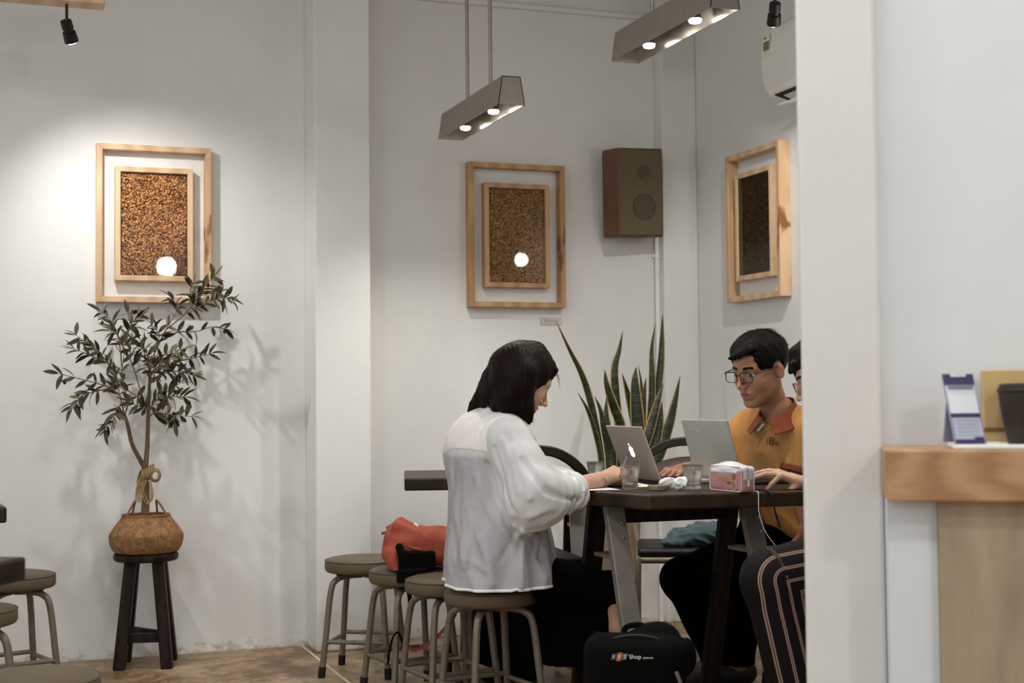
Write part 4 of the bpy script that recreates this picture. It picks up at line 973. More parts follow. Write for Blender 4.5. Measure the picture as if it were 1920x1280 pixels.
MB().tube(spline([(-.10, .04, .135), (-.065, -.03, .15), (-.03, -.07, .12), (.005, -.095, .09)], 6), .006, 8).build('zip_roll', plain('red_roll', '#933f2c', .7), rb, smooth=True)
MB().box((.01, -.045, .152), (.022, .006, .008), rotm(ry=.5, rz=-.5)).build('reflector', M_white, rb, .002)
w0 = lambda px_, py_, d_: (np.array(Matrix.Rotation(-rr_, 3, 'Z') @ Vector(at(px_, py_, d_) - RB)))
MB().ribbon(spline([w0(763, 1094, 4.965), w0(769, 1130, 4.965), w0(762, 1175, 4.97), w0(757, 1212, 4.97)], 6), .016, (1, .3, 0), .002).build('strap', M_nylon, rb)
MB().ribbon(spline([w0(757, 1214, 4.97), w0(748, 1186, 4.95), w0(737, 1194, 4.94), w0(730, 1222, 4.94), w0(727, 1246, 4.94)], 6), .007, (1, .5, 0), .002).build('strap_tail', M_nylon, rb)
MB().ribbon(spline([w0(757, 1210, 4.965), w0(780, 1218, 4.95), w0(812, 1200, 4.93), w0(850, 1158, 4.92), w0(858, 1125, 4.94)], 6), .012, (0, 0, 1), .002).build('red_webbing', M_red, rb)
MB().box(w0(757, 1213, 4.965), (.02, .008, .016)).build('buckle', M_black, rb, .002)
# dark bag on the floor behind the woman's stool
DB = at(962, 1260, 5.25)
db = thing('dark_shoulder_bag', 'black shoulder bag on the floor behind the woman\'s stool', 'bag', (DB[0], DB[1] + .02, 0), rr_)
V, Q = nets(lambda P: rbox(P, (0, 0, .17), (.12, .06, .17), .04) + .006 * wob(P, (24, 24, 18), 71, 5), (-.17, -.11, -.01), (.17, .11, .38), .006); V[:, 2] = np.maximum(V[:, 2], 0)
raw('bag_body', V, Q, M_nylon, db, True)
MB().ribbon(spline([(-.10, -.02, .30), (-.15, -.05, .345), (-.175, -.06, .25), (-.16, -.06, .10), (-.19, -.08, .004), (-.3, -.10, .004)], 7), .018, (0, 1, .1), .003).build('strap', M_nylon, db)
MB().box((-.172, -.06, .255), (.026, .012, .03)).build('buckle', M_black, db, .003)

# ================================================================== things on the counter
SZ = .9525
p = at(1843, 833, 2.55); p[2] = SZ + .0025
tray = thing('tray', 'thin white tray on the wooden counter', 'tray', near(.235, -.115, SZ), -AN)
MB().box((.09, 0, .0022), (.40, .13, .004)).build('tray_base', M_white, tray, .002)
for yy in (-.065, .065): MB().box((.09, yy, .004), (.40, .005, .008)).build('tray_lip', M_white, tray, .002)
sg = thing('counter_sign', 'blue and white payment sign leaning on the counter', 'sign', near(.158, -.13, SZ + .0048), -AN + math.radians(24))
RS = rotm(rx=math.radians(-19)); M_navy = plain('sign_navy', '#35355a', .45, var=.05); M_sw = plain('sign_white', '#d7dde2', .4, var=.03); M_sl = plain('sign_lilac', '#b3b5c6', .45, var=.05)
def plate(nm, x, z, w_, h_, y, m, par=None): return MB().box((x, y, z), (w_, .001, h_)).xform(RS).build(nm, m, par or sg)
bk_ = MB().box((0, 0, .0675), (.062, .003, .135)).xform(RS).build('plate', plain('acrylic', '#8f8fa8', .2), sg, .002)
plate('header_band', 0, .124, .060, .020, -.0022, M_navy); plate('header_notch', 0, .132, .030, .007, -.0030, plain('notch', '#c9cdd2', .4)); plate('white_panel', 0, .0855, .056, .052, -.0022, M_sw)
plate('divider_band', 0, .055, .058, .007, -.0022, M_navy); plate('lower_panel', 0, .031, .054, .040, -.0022, M_sl); plate('footer_band', -.008, .006, .042, .008, -.0022, M_navy); plate('footer_mark', .018, .0085, .018, .012, -.0026, M_navy)
for k in range(5): plate('print_line', 0, .046 - .007 * k, .044 - .004 * (k % 2), .0016, -.003, plain('print_lilac', '#9a9cb2', .5))
MB().box((0, .035, .05), (.05, .003, .105)).xform(rotm(rx=math.radians(12)), (0, .018, 0)).build('stand_leg', plain('acrylic', '#8f8fa8', .2), sg)
kb_ = thing('kraft_box', 'tan card box leaning at the right edge of the counter', 'box', near(.215, -.025, SZ), -AN)
MB().box((.035, 0, .07), (.12, .04, .139)).build('box_body', plain('kraft_card', '#c6a873', .8, var=.1), kb_, .002)
MB().box((.035, -.021, .03), (.12, .002, .008)).build('box_tape', plain('kraft_dark', '#7b5a32', .7), kb_)
dk = thing('dark_holder', 'dark brown tapered holder at the right edge of the counter', 'holder', near(.262, -.115, SZ + .0045), -AN)
MB().lathe([(.036, 0), (.040, .004), (.052, .07), (.055, .098), (.052, .108), (.045, .110), (.043, .10), (.01, .09)], 36).build('holder_body', plain('dark_brown_leather', '#2a1f15', .6, var=.2), dk, smooth=True)
MB().lathe([(.0555, .094), (.057, .097), (.0555, .1)], 36).build('rim_band', plain('dark_rim', '#1c140d', .5), dk, smooth=True)
# ================================================================== lamps behind the camera, seen only as reflections in the picture glass
def mirror_spot(px_, py_, L):
    v = ray(px_, py_); t_ = (YW - .04) / v[1]; h_ = CP + v * t_; return h_ + np.array([v[0], -v[1], v[2]]) * L / np.linalg.norm(v)
for (px_, py_, L_, r_, lab) in ((312, 500, 6.3, .085, 'frosted white globe lamp hanging behind the viewer'), (977, 487, 2.2, .042, 'small frosted globe lamp on the right wall out of view')):
    c_ = mirror_spot(px_, py_, L_); g_ = thing('globe_lamp', lab, 'lamp', c_, 0, 'frosted globe lamps')
    MB().lathe([(r_ * math.sin(a_), -r_ * math.cos(a_)) for a_ in np.linspace(.05, 3.09, 14)], 24).build('globe', emit('globe_glow', '#fff6ea', 75), g_, smooth=True)
    MB().tube([(0, 0, r_ * .98), (0, 0, ZC - c_[2])], .004, 8).build('cord', M_black, g_)
# ================================================================== people
def skin_mat(name, c, c2):
    t = NT(name); v = t.coord(); f = t.noise(v, 18, 4); t.color(t.ramp(f, [(.3, c), (.7, c2)])); t.b.inputs['Subsurface Weight'].default_value = .12
    t.b.inputs['Subsurface Radius'].default_value = (.012, .005, .003); t.bump(t.noise(v, 350, 2), .08, .0006); return t.done(.5, 0, .4)
def hair_mat(name, c, c2, stretch=(150, 150, 14)):
    t = NT(name); f = t.noise(t.coord(stretch), 1.0, 4, .6); t.color(t.ramp(f, [(.35, c), (.7, c2)])); t.bump(f, .5, .003)
    return t.done(.55, 0, .1)
M_lip = plain('lips', '#8d5443', .4, var=.05); M_eyew = plain('eye_white', '#cfc6bb', .25, var=.02); M_iris = plain('iris', '#1d130d', .15, 0, .6)
def head_field(P, w=1.0, mouth_open=0.0, neck=(-.050, 0, -.20), nr=.052):
    A = P.copy(); A[..., 1] = np.abs(A[..., 1]) / w
    d = ell(A, (-.014, 0, .034), (.091, .073, .080))
    d = smin(d, ell(A, (.020, 0, .030), (.066, .064, .062)), .03)
    d = smin(d, ell(A, (.026, 0, -.036), (.060, .057, .076)), .035)
    d = smin(d, cap(A, (-.008, .050, -.052), (.058, .016, -.100), .021, .0155), .03)
    d = smin(d, ell(A, (.070, 0, -.104), (.014, .017, .012)), .018)
    d = smin(d, ell(A, (.050, .037, -.030), (.027, .021, .026)), .022)
    d = smin(d, cap(A, (.0835, .010, .021), (.070, .044, .020), .0075, .007), .012)
    d = smax(d, -ell(A, (.100, .031, .003), (.019, .020, .0115)), .010)
    d = smin(d, ell(A, (.0735, .031, .002), (.0125, .0135, .0115)), .002)
    d = smin(d, cap(A, (.0745, .020, .0085), (.0700, .043, .006), .0045, .0035), .003)     # lids
    d = smin(d, cap(A, (.088, 0, .006), (.112, 0, -.032), .0068, .0085), .010)
    d = smin(d, ell(A, (.099, .0105, -.0365), (.0105, .0075, .0075)), .006)
    d = smax(d, -ell(A, (.105, .0065, -.0445), (.006, .0035, .004)), .003)
    d = smin(d, ell(A, (.078, 0, -.066), (.013, .026, .020)), .014)
    d = smin(d, ell(A, (.0880, .005, -.0612), (.0060, .0165, .0042)), .004)
    d = smin(d, ell(A, (.0865, 0, -.0735 - mouth_open), (.0065, .0170, .0050)), .004)
    d = smax(d, -ell(A, (.096, 0, -.0672 - mouth_open / 2), (.010, .021, .0014 + mouth_open * .5)), .0025)
    e = ell(A, (-.014, .078, -.006), (.0165, .0070, .0285), rotm(rz=-.42, rx=.12)); e = smax(e, -ell(A, (-.008, .086, -.003), (.0095, .0062, .0185), rotm(rz=-.42)), .004)
    e = smin(e, cap(A, (-.004, .079, -.012), (-.010, .081, .010), .0032, .003), .003); d = smin(d, e, .006)
    d = smin(d, cap(P, (-.024, 0, -.045), neck, .048, nr), .03)
    return d
def on_chair(V):
    # the cream armchair's seat, in the sitter's own coordinates
    m = (np.abs(V[:, 0] - .02) < .214) & (np.abs(V[:, 1]) < .214) & (V[:, 2] < .4592) & (V[:, 2] > .36); V[m, 2] = .4592; return V
def make_head(w=1.0, scale=1.0, mouth_open=0.0, h=.0022, neck=(-.050, 0, -.20)):
    V, Q = nets(lambda P: head_field(P, w, mouth_open, neck), (-.14, -.115, -.235), (.14, .115, .125), h)
    c = V[Q].mean(1); y = np.abs(c[:, 1]) / w; mi = np.zeros(len(Q), int)
    lip = (c[:, 0] > .076) & (np.abs(c[:, 2] + .0672 + mouth_open / 2) < (.0105 + mouth_open / 2) * np.sqrt(np.clip(1 - (y / .0225) ** 2, 0, 1))); mi[lip] = 1
    q = (c - np.stack([np.full(len(c), .0735), np.sign(c[:, 1]) * .031 * w, np.full(len(c), .002)], 1)); eye = (np.linalg.norm(q / [.0132, .0142, .0122], axis=1) < 1.03) & (np.abs(c[:, 2] - .001) < .0052) & (c[:, 0] > .074); mi[eye] = 2
    mi[eye & (np.abs(y - .031) < .0062)] = 3
    brow = (c[:, 0] > .066) & (y > .011) & (y < .047) & (np.abs(c[:, 2] - (.0245 + .10 * (y - .011) - 2.6 * np.maximum(0, y - .033) * 1.0 * .1)) < .0042 - .03 * np.maximum(0, y - .03)); mi[brow] = 4
    return V * scale, Q, mi
def frame_from(fwd, roll=0.0):
    x = unit(fwd); y = unit(np.cross([0, 0, 1], x)); z = np.cross(x, y)
    return np.stack([x, y * math.cos(roll) + z * math.sin(roll), z * math.cos(roll) - y * math.sin(roll)], 1)
def make_hand(curls, spread=.12, thumb=((.6, .75, -.25), (.85, .35, -.35)), side=1, h=.0024, scale=1.0):
    """fingers along +x, back of the hand +z, thumb on +y (side=1) or -y"""
    pr = [('c', (-.05, 0, -.002), (.0, 0, 0), .0255, .0245), ('c', (0, .010, 0), (.03, .014, 0), .020, .017), ('c', (0, -.010, 0), (.03, -.014, 0), .020, .017)]
    fing = []; ys = (.031, .0105, -.0105, -.029); Ls = ((.040, .024, .020), (.044, .028, .021), (.041, .026, .020), (.032, .020, .018)); bx = (.086, .09, .086, .078)
    for k in range(4):
        pr.append(('c', (.015, ys[k] * .7, 0), (bx[k], ys[k], .001), .0145, .0105))
        p = np.array([bx[k], ys[k], .001]); a = 0; yaw = ys[k] * spread * 10; ch = [p]
        for j in range(3):
            a += curls[k][j]; p = p + Ls[k][j] * np.array([math.cos(a) * math.cos(yaw), math.cos(a) * math.sin(yaw), -math.sin(a)]); ch.append(p)
        fing.append(ch)
    tb = np.array([.022, .026, -.006]); t1 = tb + .042 * unit(thumb[0]); t2 = t1 + .032 * unit(thumb[1]); th = [np.array([.006, .014, -.004]), tb, t1, t2]
    def f(P):
        d = uni(P, pr, .012)
        e = None
        for ch in fing:
            g = None
            for j in range(3):
                q = cap(P, ch[j], ch[j + 1], (.0092, .0083, .0076)[j], (.0083, .0076, .0062)[j]); g = q if g is None else smin(g, q, .003)
            e = g if e is None else np.minimum(e, g)
        d = smin(d, e, .005); g = None
        for j in range(3):
            q = cap(P, th[j], th[j + 1], (.016, .0125, .0102)[j], (.0125, .0102, .0075)[j]); g = q if g is None else smin(g, q, .004)
        return smin(d, g, .007)
    V, Q = nets(f, (-.05, -.07, -.12), (.19, .10, .06), h)
    if side < 0: V = V * [1, -1, 1]; Q = Q[:, ::-1]
    return V * scale, Q
def place(V, R, t): return V @ np.asarray(R).T + np.asarray(t)
def hit(field, px_, py_, d0, d1, root):
    ds = np.linspace(d0, d1, 400); P = np.stack([at(px_, py_, d) for d in ds]).astype(np.float32) - np.asarray(root, np.float32); v = field(P); i = np.argmax(v < 0); return ds[i] if (v < 0).any() else d1
def strands(name, curves, r, mat, parent):
    mb = MB()
    for c in curves:
        q = spline(c, 6); n = len(q); mb.tube(q, [r * (1 - .8 * i / (n - 1)) for i in range(n)], 5)
    o = mb.build(name, mat, parent, smooth=True); o['kind'] = 'stuff'; return o

# ------------------------------------------------------------------ woman in the white blouse
W0 = np.array([1.51, 4.375, 0.0]); Wp = lambda x, y, d: at(x, y, d) - W0
S_w = skin_mat('skin_pale', '#b98d74', '#c99f86'); H_w = hair_mat('hair_brown_black', '#0a0503', '#1d0f09')
wo = thing('person', 'person in a sheer white blouse and black skirt, writing at the table', 'person', W0)
Hw0 = Wp(981, 711, 4.60); ff = unit(np.array([1.0, .06, 0])); pit = math.radians(31); Rw = frame_from(ff * math.cos(pit) + np.array([0, 0, -math.sin(pit)]))
nk = (Wp(926, 778, 4.64) - Hw0) @ Rw / .97; hv, hq, hm = make_head(.95, .97, neck=tuple(nk))
hv = place(hv, Rw, Hw0)
elb, wri = Wp(1005, 935, 4.46), Wp(1140, 895, 4.68)
bod = [('c', Wp(926, 778, 4.64), Wp(925, 850, 4.65), .048, .07), ('c', Wp(925, 850, 4.65), Wp(932, 1040, 4.64), .07, .08), ('c', Wp(905, 812, 4.78), Wp(940, 825, 4.52), .035, .035),
       ('c', Wp(945, 828, 4.52), elb, .032, .03), ('c', elb, elb + (wri - elb) * .4, .030, .036), ('c', elb + (wri - elb) * .4, wri, .036, .025), ('c', Wp(905, 812, 4.80), Wp(1000, 905, 4.86), .032, .032), ('c', Wp(1000, 905, 4.86), Wp(1120, 905, 4.80), .032, .025),
       ('c', Wp(960, 1078, 4.60), Wp(1148, 1108, 4.575), .05, .036), ('c', Wp(960, 1076, 4.70), Wp(1140, 1102, 4.63), .05, .034),
       ('c', Wp(1148, 1108, 4.575), Wp(1170, 1180, 4.58), .036, .042), ('c', Wp(1170, 1180, 4.58), Wp(1190, 1340, 4.60), .042, .032), ('c', Wp(1140, 1102, 4.63), Wp(1165, 1330, 4.68), .034, .032)]
bod += [('c', Wp(1190, 1340, 4.60), Wp(1190, 1340, 4.60) + [.13, 0, -.035], .034, .026), ('c', Wp(1165, 1330, 4.70), Wp(1165, 1330, 4.70) + [.13, 0, -.035], .034, .026)]
lo = np.min([np.minimum(b[1], b[2]) for b in bod], 0) - .13; hi = np.max([np.maximum(b[1], b[2]) for b in bod], 0) + .13
bv, bq = nets(lambda P: uni(P, bod, .03), lo, hi, .008); bv[:, 2] = np.maximum(bv[:, 2], .0)
cu = lambda a, b, c: (a, b, c)
gv, gq = make_hand([cu(.5, .7, .4), cu(.7, .9, .5), cu(.9, 1.0, .6), cu(1.0, 1.0, .6)], .05, ((.75, .35, -.5), (.9, -.1, -.3)), 1, scale=.92)
# right hand: palm down, thumb towards the body side (+Y), fingers along +X
hx = unit(wri - elb + np.array([0, .07, .02])); hz = unit(np.array([-.1, -.45, .85])); hy = unit(np.cross(hz, hx)); hz = np.cross(hx, hy); gvR = place(gv, np.stack([hx, hy, hz], 1), wri)
gv2, gq2 = make_hand([cu(.3, .4, .2)] * 4, .05, ((.75, .5, -.3), (.9, .1, -.2)), -1, scale=.92)
wl = Wp(1120, 905, 4.80); hx = unit(wl - Wp(1000, 905, 4.86)); hz = np.array([0, 0, 1.]); hy = unit(np.cross(hz, hx)); hz = np.cross(hx, hy); gvL = place(gv2, np.stack([hx, hy, hz], 1), wl)
V, Q, I = join_meshes([(hv, hq, hm), (bv, bq, 0), (gvR, gq, 0), (gvL, gq2, 0)])
V = on_table(on_seats(V, W0), W0); raw('body', V, Q, [S_w, M_lip, M_eyew, M_iris, H_w], wo, True, I)
# blouse
t = NT('sheer_white_voile'); v = t.coord((1, 1, .35)); f = t.noise(v, 16, 4, .6); sa = t.n('ShaderNodeAttribute'); sa.attribute_name = 'sheer'; t.color(t.mix(sa.outputs['Fac'], t.ramp(f, [(.3, '#dcdbdb'), (.7, '#eeeeed')]), t.ramp(f, [(.3, '#b4b0b4'), (.7, '#cfcccf')]))); t.bump(t.noise(t.coord((1, 1, .3)), 45, 4), .25, .006)
tl = t.n('ShaderNodeBsdfTranslucent'); tl.inputs[0].default_value = (*lin('#d9d6d4'), 1); mx = t.n('ShaderNodeMixShader'); mx.inputs[0].default_value = .22; t.done(.6, 0, .25)
t.l(t.b.outputs[0], mx.inputs[1]); t.l(tl.outputs[0], mx.inputs[2]); t.l(mx.outputs[0], t.out.inputs['Surface']); M_voile = t.m
M_yoke = plain('voile_over_vest', '#ebe4e0', .65, var=.03, scale=10); M_hem = plain('voile_hem', '#eff0ee', .6, var=.02)
torso = [('c', Wp(926, 850, 4.60), Wp(934, 1090, 4.57), .128, .168), ('c', Wp(920, 850, 4.72), Wp(928, 1090, 4.72), .128, .168), ('c', Wp(903, 805, 4.80), Wp(945, 818, 4.50), .068, .068), ('e', Wp(905, 850, 4.66), (.12, .17, .12)), ('c', Wp(965, 970, 4.60), Wp(978, 1090, 4.60), .09, .118)]
slv = [('c', Wp(952, 822, 4.50), Wp(1003, 930, 4.44), .068, .092), ('c', Wp(1003, 930, 4.44), Wp(1070, 918, 4.50), .088, .052), ('c', Wp(992, 950, 4.43), Wp(984, 978, 4.43), .06, .032)]
slv2 = [('c', Wp(905, 806, 4.82), Wp(1000, 900, 4.88), .062, .07), ('c', Wp(1000, 900, 4.88), Wp(1062, 902, 4.85), .07, .045)]
zh = .4475
FOLDS = [([(215, 700), (270, 860), (340, 960), (400, 1015)], .010, .011), ([(250, 450), (225, 520), (198, 605)], -.004, .006), ([(230, 1000), (270, 1110), (292, 1215)], .008, .010), ([(100, 690), (95, 900), (112, 1110)], .007, .011),
         ([(160, 650), (150, 880), (150, 1130)], .006, .010), ([(437, 1020), (432, 1140), (430, 1240)], .011, .006), ([(505, 1000), (490, 1090), (545, 1190)], .009, .010), ([(390, 560), (440, 700), (470, 800)], .009, .010), ([(335, 520), (395, 650), (420, 770)], .009, .011),
         ([(470, 480), (560, 600), (650, 680)], .008, .009), ([(545, 770), (620, 800), (690, 815)], -.010, .009), ([(470, 890), (560, 855), (660, 850)], .009, .010), ([(300, 560), (345, 720), (405, 880), (425, 940)], -.013, .007), ([(260, 640), (310, 800), (380, 920)], -.007, .010),
         ([(60, 1120), (150, 1090), (260, 1150)], .006, .010), ([(410, 985), (440, 965), (500, 980)], .011, .008), ([(330, 1100), (380, 1010), (400, 960)], -.006, .010), ([(190, 860), (200, 1000), (180, 1150)], -.006, .010), ([(430, 620), (520, 740), (590, 790)], -.008, .010)]
def f_torso(P):
    d = uni(P, torso, .06)
    q = P - W0.astype(np.float32) * 0; ang = np.arctan2(P[..., 1] - .02, P[..., 0] - .02); low = np.clip((.95 - P[..., 2]) / .5, 0, 1)
    d = d + low * (.011 * np.abs(np.sin(ang * 5 + 6 * P[..., 2] + 1.6 * np.sin(P[..., 2] * 8 + ang * 2))) + .006 * np.sin(ang * 13 - 14 * P[..., 2]) - .005) + .006 * wob(P, (14, 14, 7), 7, 5) + .004 * np.abs(wob(P, (34, 34, 18), 8, 5))
    return d
def f_slv(P):
    d = uni(P, slv, .04); return d + .010 * wob(P, (26, 40, 20), 15, 5) + .009 * np.abs(wob(P, (36, 46, 30), 18, 5)) - .004
def f_base(P): return smin(f_torso(P), f_slv(P), .022)
FL3 = []
for pl_, am_, wd_ in FOLDS:
    px3 = [(810 + x / 2.559, 620 + y / 2.559) for x, y in pl_]; FL3.append(([Wp(x, y, hit(f_base, x, y, 4.2, 4.9, W0)).astype(np.float32) for x, y in px3], am_, wd_))
def folds(P):
    o = 0
    for q, am_, wd_ in FL3:
        d = None
        for i in range(len(q) - 1): e = cap(P, q[i], q[i + 1], 0, 0); d = e if d is None else np.minimum(d, e)
        o = o + am_ * np.exp(-(d / wd_) ** 2)
    return o
def f_blouse(P):
    d = smin(f_base(P) - folds(P), uni(P, slv2, .03), .03)
    return np.maximum(d, zh + .01 * np.clip(np.sin(P[..., 0] * 22), 0, 1) * (P[..., 0] < .02) - P[..., 2])
V, Q = nets(f_blouse, (-.26, -.44, .42), (.50, .56, 1.08), .0048)
ho = hit(f_torso, 925, 900, 4.2, 4.9, W0)
V = on_table(V, W0); Vf = V.astype(np.float32); raw('blouse', V, Q, M_voile, wo, True, attrs={'sheer': np.clip((f_slv(Vf) - f_torso(Vf)) / .02, 0, 1) * np.clip((.872 - V[:, 2]) / .012, 0, 1)})
def f_yoke(P): return np.maximum(np.maximum(f_torso(P) - folds(P) - .0022, -(f_slv(P) + .012)), np.maximum(.868 + .02 * np.sin(P[..., 0] * 30 + P[..., 1] * 12) - P[..., 2], -.03 - f_torso(P)))
V, Q = nets(f_yoke, (-.26, -.44, .80), (.3, .52, 1.06), .005); raw('blouse_yoke', V, Q, M_yoke, wo, True)
def f_hem(P): return np.maximum(f_torso(P) - .003, np.maximum(np.abs(P[..., 2] - zh - .004 - .01 * np.clip(np.sin(P[..., 0] * 22), 0, 1) * (P[..., 0] < .02)) - .005, -.006 - f_torso(P)))
V, Q = nets(f_hem, (-.26, -.44, .43), (.3, .52, .475), .003); raw('blouse_hem', V, Q, M_hem, wo, True)
# rolled cuff
ca, cb_ = Wp(1066, 921, 4.50), Wp(1087, 915, 4.525); ax_ = unit(cb_ - ca); sdv = unit(np.cross(ax_, [0, 0, 1])); upv = np.cross(sdv, ax_); mb = MB()
for j, (o_, rr) in enumerate(((-.012, .052), (.008, .051), (.026, .046))):
    mb.tube([ca + ax_ * (o_ + .012 * math.sin(a_ * 2 + j)) + (sdv * math.cos(a_) * .85 + upv * math.sin(a_)) * rr * (1 + .07 * math.sin(a_ * 3 + 2 * j)) + upv * -.004 for a_ in np.linspace(0, 2 * math.pi, 25)], .014, 9, cap=False)
mb.build('rolled_cuff', M_hem, wo, smooth=True)
# skirt
sk = [('c', Wp(938, 1068, 4.55), Wp(938, 1068, 4.68), .11, .10), ('c', Wp(975, 1082, 4.59), Wp(1150, 1106, 4.572), .092, .050), ('c', Wp(960, 1078, 4.69), Wp(1145, 1100, 4.615), .084, .040),
      ('c', Wp(1150, 1110, 4.61), Wp(1090, 1235, 4.63), .052, .06), ('c', Wp(1085, 1110, 4.62), Wp(1058, 1245, 4.62), .065, .05), ('c', Wp(1050, 1120, 4.62), Wp(1044, 1245, 4.66), .055, .045), ('c', Wp(1110, 1112, 4.62), Wp(1055, 1235, 4.66), .048, .045), ('c', Wp(1150, 1103, 4.61), Wp(1164, 1092, 4.61), .055, .042)]
V, Q = nets(lambda P: np.maximum(uni(P, sk, .035) + .006 * wob(P, (26, 26, 8), 44, 5), .152 + .03 * np.sin(P[..., 0] * 7) - P[..., 2]), (-.28, -.44, .09), (.58, .66, .64), .007)
M_skirt = plain('black_skirt', '#060403', .95, 0, .05, var=.1, bump=.2, bscale=200); V = on_seats(V, W0, low=.30); raw('skirt', V, Q, M_skirt, wo, True)
# hair
hairp = [('c', Wp(968, 722, 4.525), Wp(950, 764, 4.52), .038, .022), ('c', Wp(950, 740, 4.525), Wp(930, 764, 4.54), .026, .014), ('c', Wp(948, 715, 4.56), Wp(934, 760, 4.57), .050, .026), ('c', Wp(925, 735, 4.60), Wp(912, 770, 4.62), .036, .016), ('c', Wp(965, 735, 4.54), Wp(958, 764, 4.54), .034, .020), ('c', Wp(952, 690, 4.62), Wp(914, 752, 4.66), .066, .040), ('c', Wp(930, 715, 4.66), Wp(893, 768, 4.68), .050, .024), ('c', Wp(893, 765, 4.68), Wp(883, 779, 4.68), .022, .010), ('c', Wp(965, 700, 4.58), Wp(945, 752, 4.60), .075, .035),
         ('c', Wp(984, 700, 4.535), Wp(984, 765, 4.53), .040, .026), ('c', Wp(984, 765, 4.53), Wp(996, 797, 4.525), .024, .008), ('c', Wp(990, 705, 4.67), Wp(992, 770, 4.67), .036, .022), ('c', Wp(992, 770, 4.67), Wp(996, 790, 4.67), .022, .01),
         ('c', Wp(1005, 662, 4.60), Wp(1040, 694, 4.60), .034, .010)]
def f_hair(P):
    L = (P - Hw0.astype(np.float32)) @ Rw.astype(np.float32); d = ell(L, (-.014, 0, .034), (.100, .083, .088)); d = smin(d, uni(P, hairp, .025), .025)
    face = np.maximum(np.maximum(.060 - L[..., 0], L[..., 2] - .058 + .5 * np.abs(L[..., 1])), np.abs(L[..., 1]) - .060)
    d = smax(d, -face, .006); d = np.maximum(d, -(np.maximum(.066 - L[..., 0], L[..., 2] - .030)))
    return d + .0022 * wob(P, (150, 150, 22), 3, 6) + .0015 * wob(P, (300, 300, 30), 4, 5)
V, Q = nets(f_hair, Hw0 - [.24, .2, .24], Hw0 + [.2, .2, .16], .0032); raw('hair', V, Q, H_w, wo, True)
g2 = np.random.default_rng(3); cs_ = []
for i in range(70):
    a0 = g2.uniform(0, 1); p0 = Wp(935 + 60 * a0, 690 + g2.normal() * 6, 4.54 + .03 * a0 + g2.normal() * .01)
    e_ = Wp(888 + 40 * a0 + g2.normal() * 6, 775 - 6 * a0 + g2.normal() * 9, 4.62) if g2.random() < .55 else Wp(990 + g2.normal() * 8, 795 + g2.normal() * 9, 4.50); m_ = (p0 + e_) / 2 + [-.008, -.02, .012]
    cs_.append([p0, m_, e_])
for i in range(7): cs_.append([Wp(1022, 672 + i, 4.6), Wp(1040 + i, 690 + i * 2, 4.6), Wp(1047 + i * 1.2 - 4, 706 + i * 4, 4.6)])
strands('hair_strands', cs_, .0009, H_w, wo)

# ------------------------------------------------------------------ man in the mustard polo shirt
DM = 5.12; M0 = np.array([2.66, 4.47, 0.0]); Mp = lambda x, y, d: at(x, y, d) - M0
S_m = skin_mat('skin_tan', '#95654a', '#a8775a'); H_m = hair_mat('hair_black', '#050403', '#0e0a07', (90, 90, 40))
ma = thing('person', 'person with glasses in a mustard polo shirt looking down at laptops', 'person', M0)
R3 = np.array([_r0[0], _r0[1], 0]); F3 = np.array([math.sin(YAW), math.cos(YAW), 0])
al = math.radians(51); Hm0 = Mp(1423, 692, DM - .08); pit = math.radians(15)
fwd = (-R3 * math.sin(al) - F3 * math.cos(al)) * math.cos(pit) + np.array([0, 0, -math.sin(pit)]); Rm = frame_from(fwd, math.radians(-2))
hv, hq, hm = make_head(1.0, 1.04, .004); hv = place(hv, Rm, Hm0)
shL, shR = Mp(1518, 806, 5.02), Mp(1402, 806, 5.22); elL, elR = Mp(1494, 900, 5.0), Mp(1345, 880, 5.22); wrL, wrR = Mp(1515, 985, 4.95), Mp(1288, 880, 5.13)
bod = [('c', Mp(1462, 770, 5.08), Mp(1462, 840, 5.12), .055, .085), ('c', Mp(1464, 840, 5.12), Mp(1478, 990, 5.14), .08, .08), ('c', shL, shR, .04, .04), ('c', shL, elL, .04, .042), ('c', elL, wrL, .042, .028), ('c', shR, elR, .048, .04), ('c', elR, wrR, .04, .027),
       ('c', Mp(1460, 1008, 5.12), Mp(1280, 1085, 5.03), .055, .045), ('c', Mp(1465, 1008, 5.14), Mp(1400, 1085, 5.04), .055, .045), ('c', Mp(1280, 1085, 5.03), Mp(1352, 1262, 5.2), .042, .034), ('c', Mp(1400, 1085, 5.04), Mp(1386, 1240, 5.16), .042, .034)]
fa, fb = Mp(1352, 1270, 5.22), Mp(1386, 1252, 5.17); bod += [('c', fa, np.array([fa[0] - .13, fa[1] - .02, .035]), .036, .028), ('c', fb, np.array([fb[0] - .08, fb[1] + .02, .05]), .036, .028)]
lo = np.min([np.minimum(b[1], b[2]) for b in bod], 0) - .13; hi = np.max([np.maximum(b[1], b[2]) for b in bod], 0) + .13
bv, bq = nets(lambda P: uni(P, bod, .03), lo, hi, .008); bv[:, 2] = np.maximum(bv[:, 2], 0)
gv, gq = make_hand([cu(.35, .5, .3), cu(.3, .5, .3), cu(.35, .6, .3), cu(.45, .6, .3)], .08, ((.7, .6, -.35), (.9, .2, -.2)), -1)
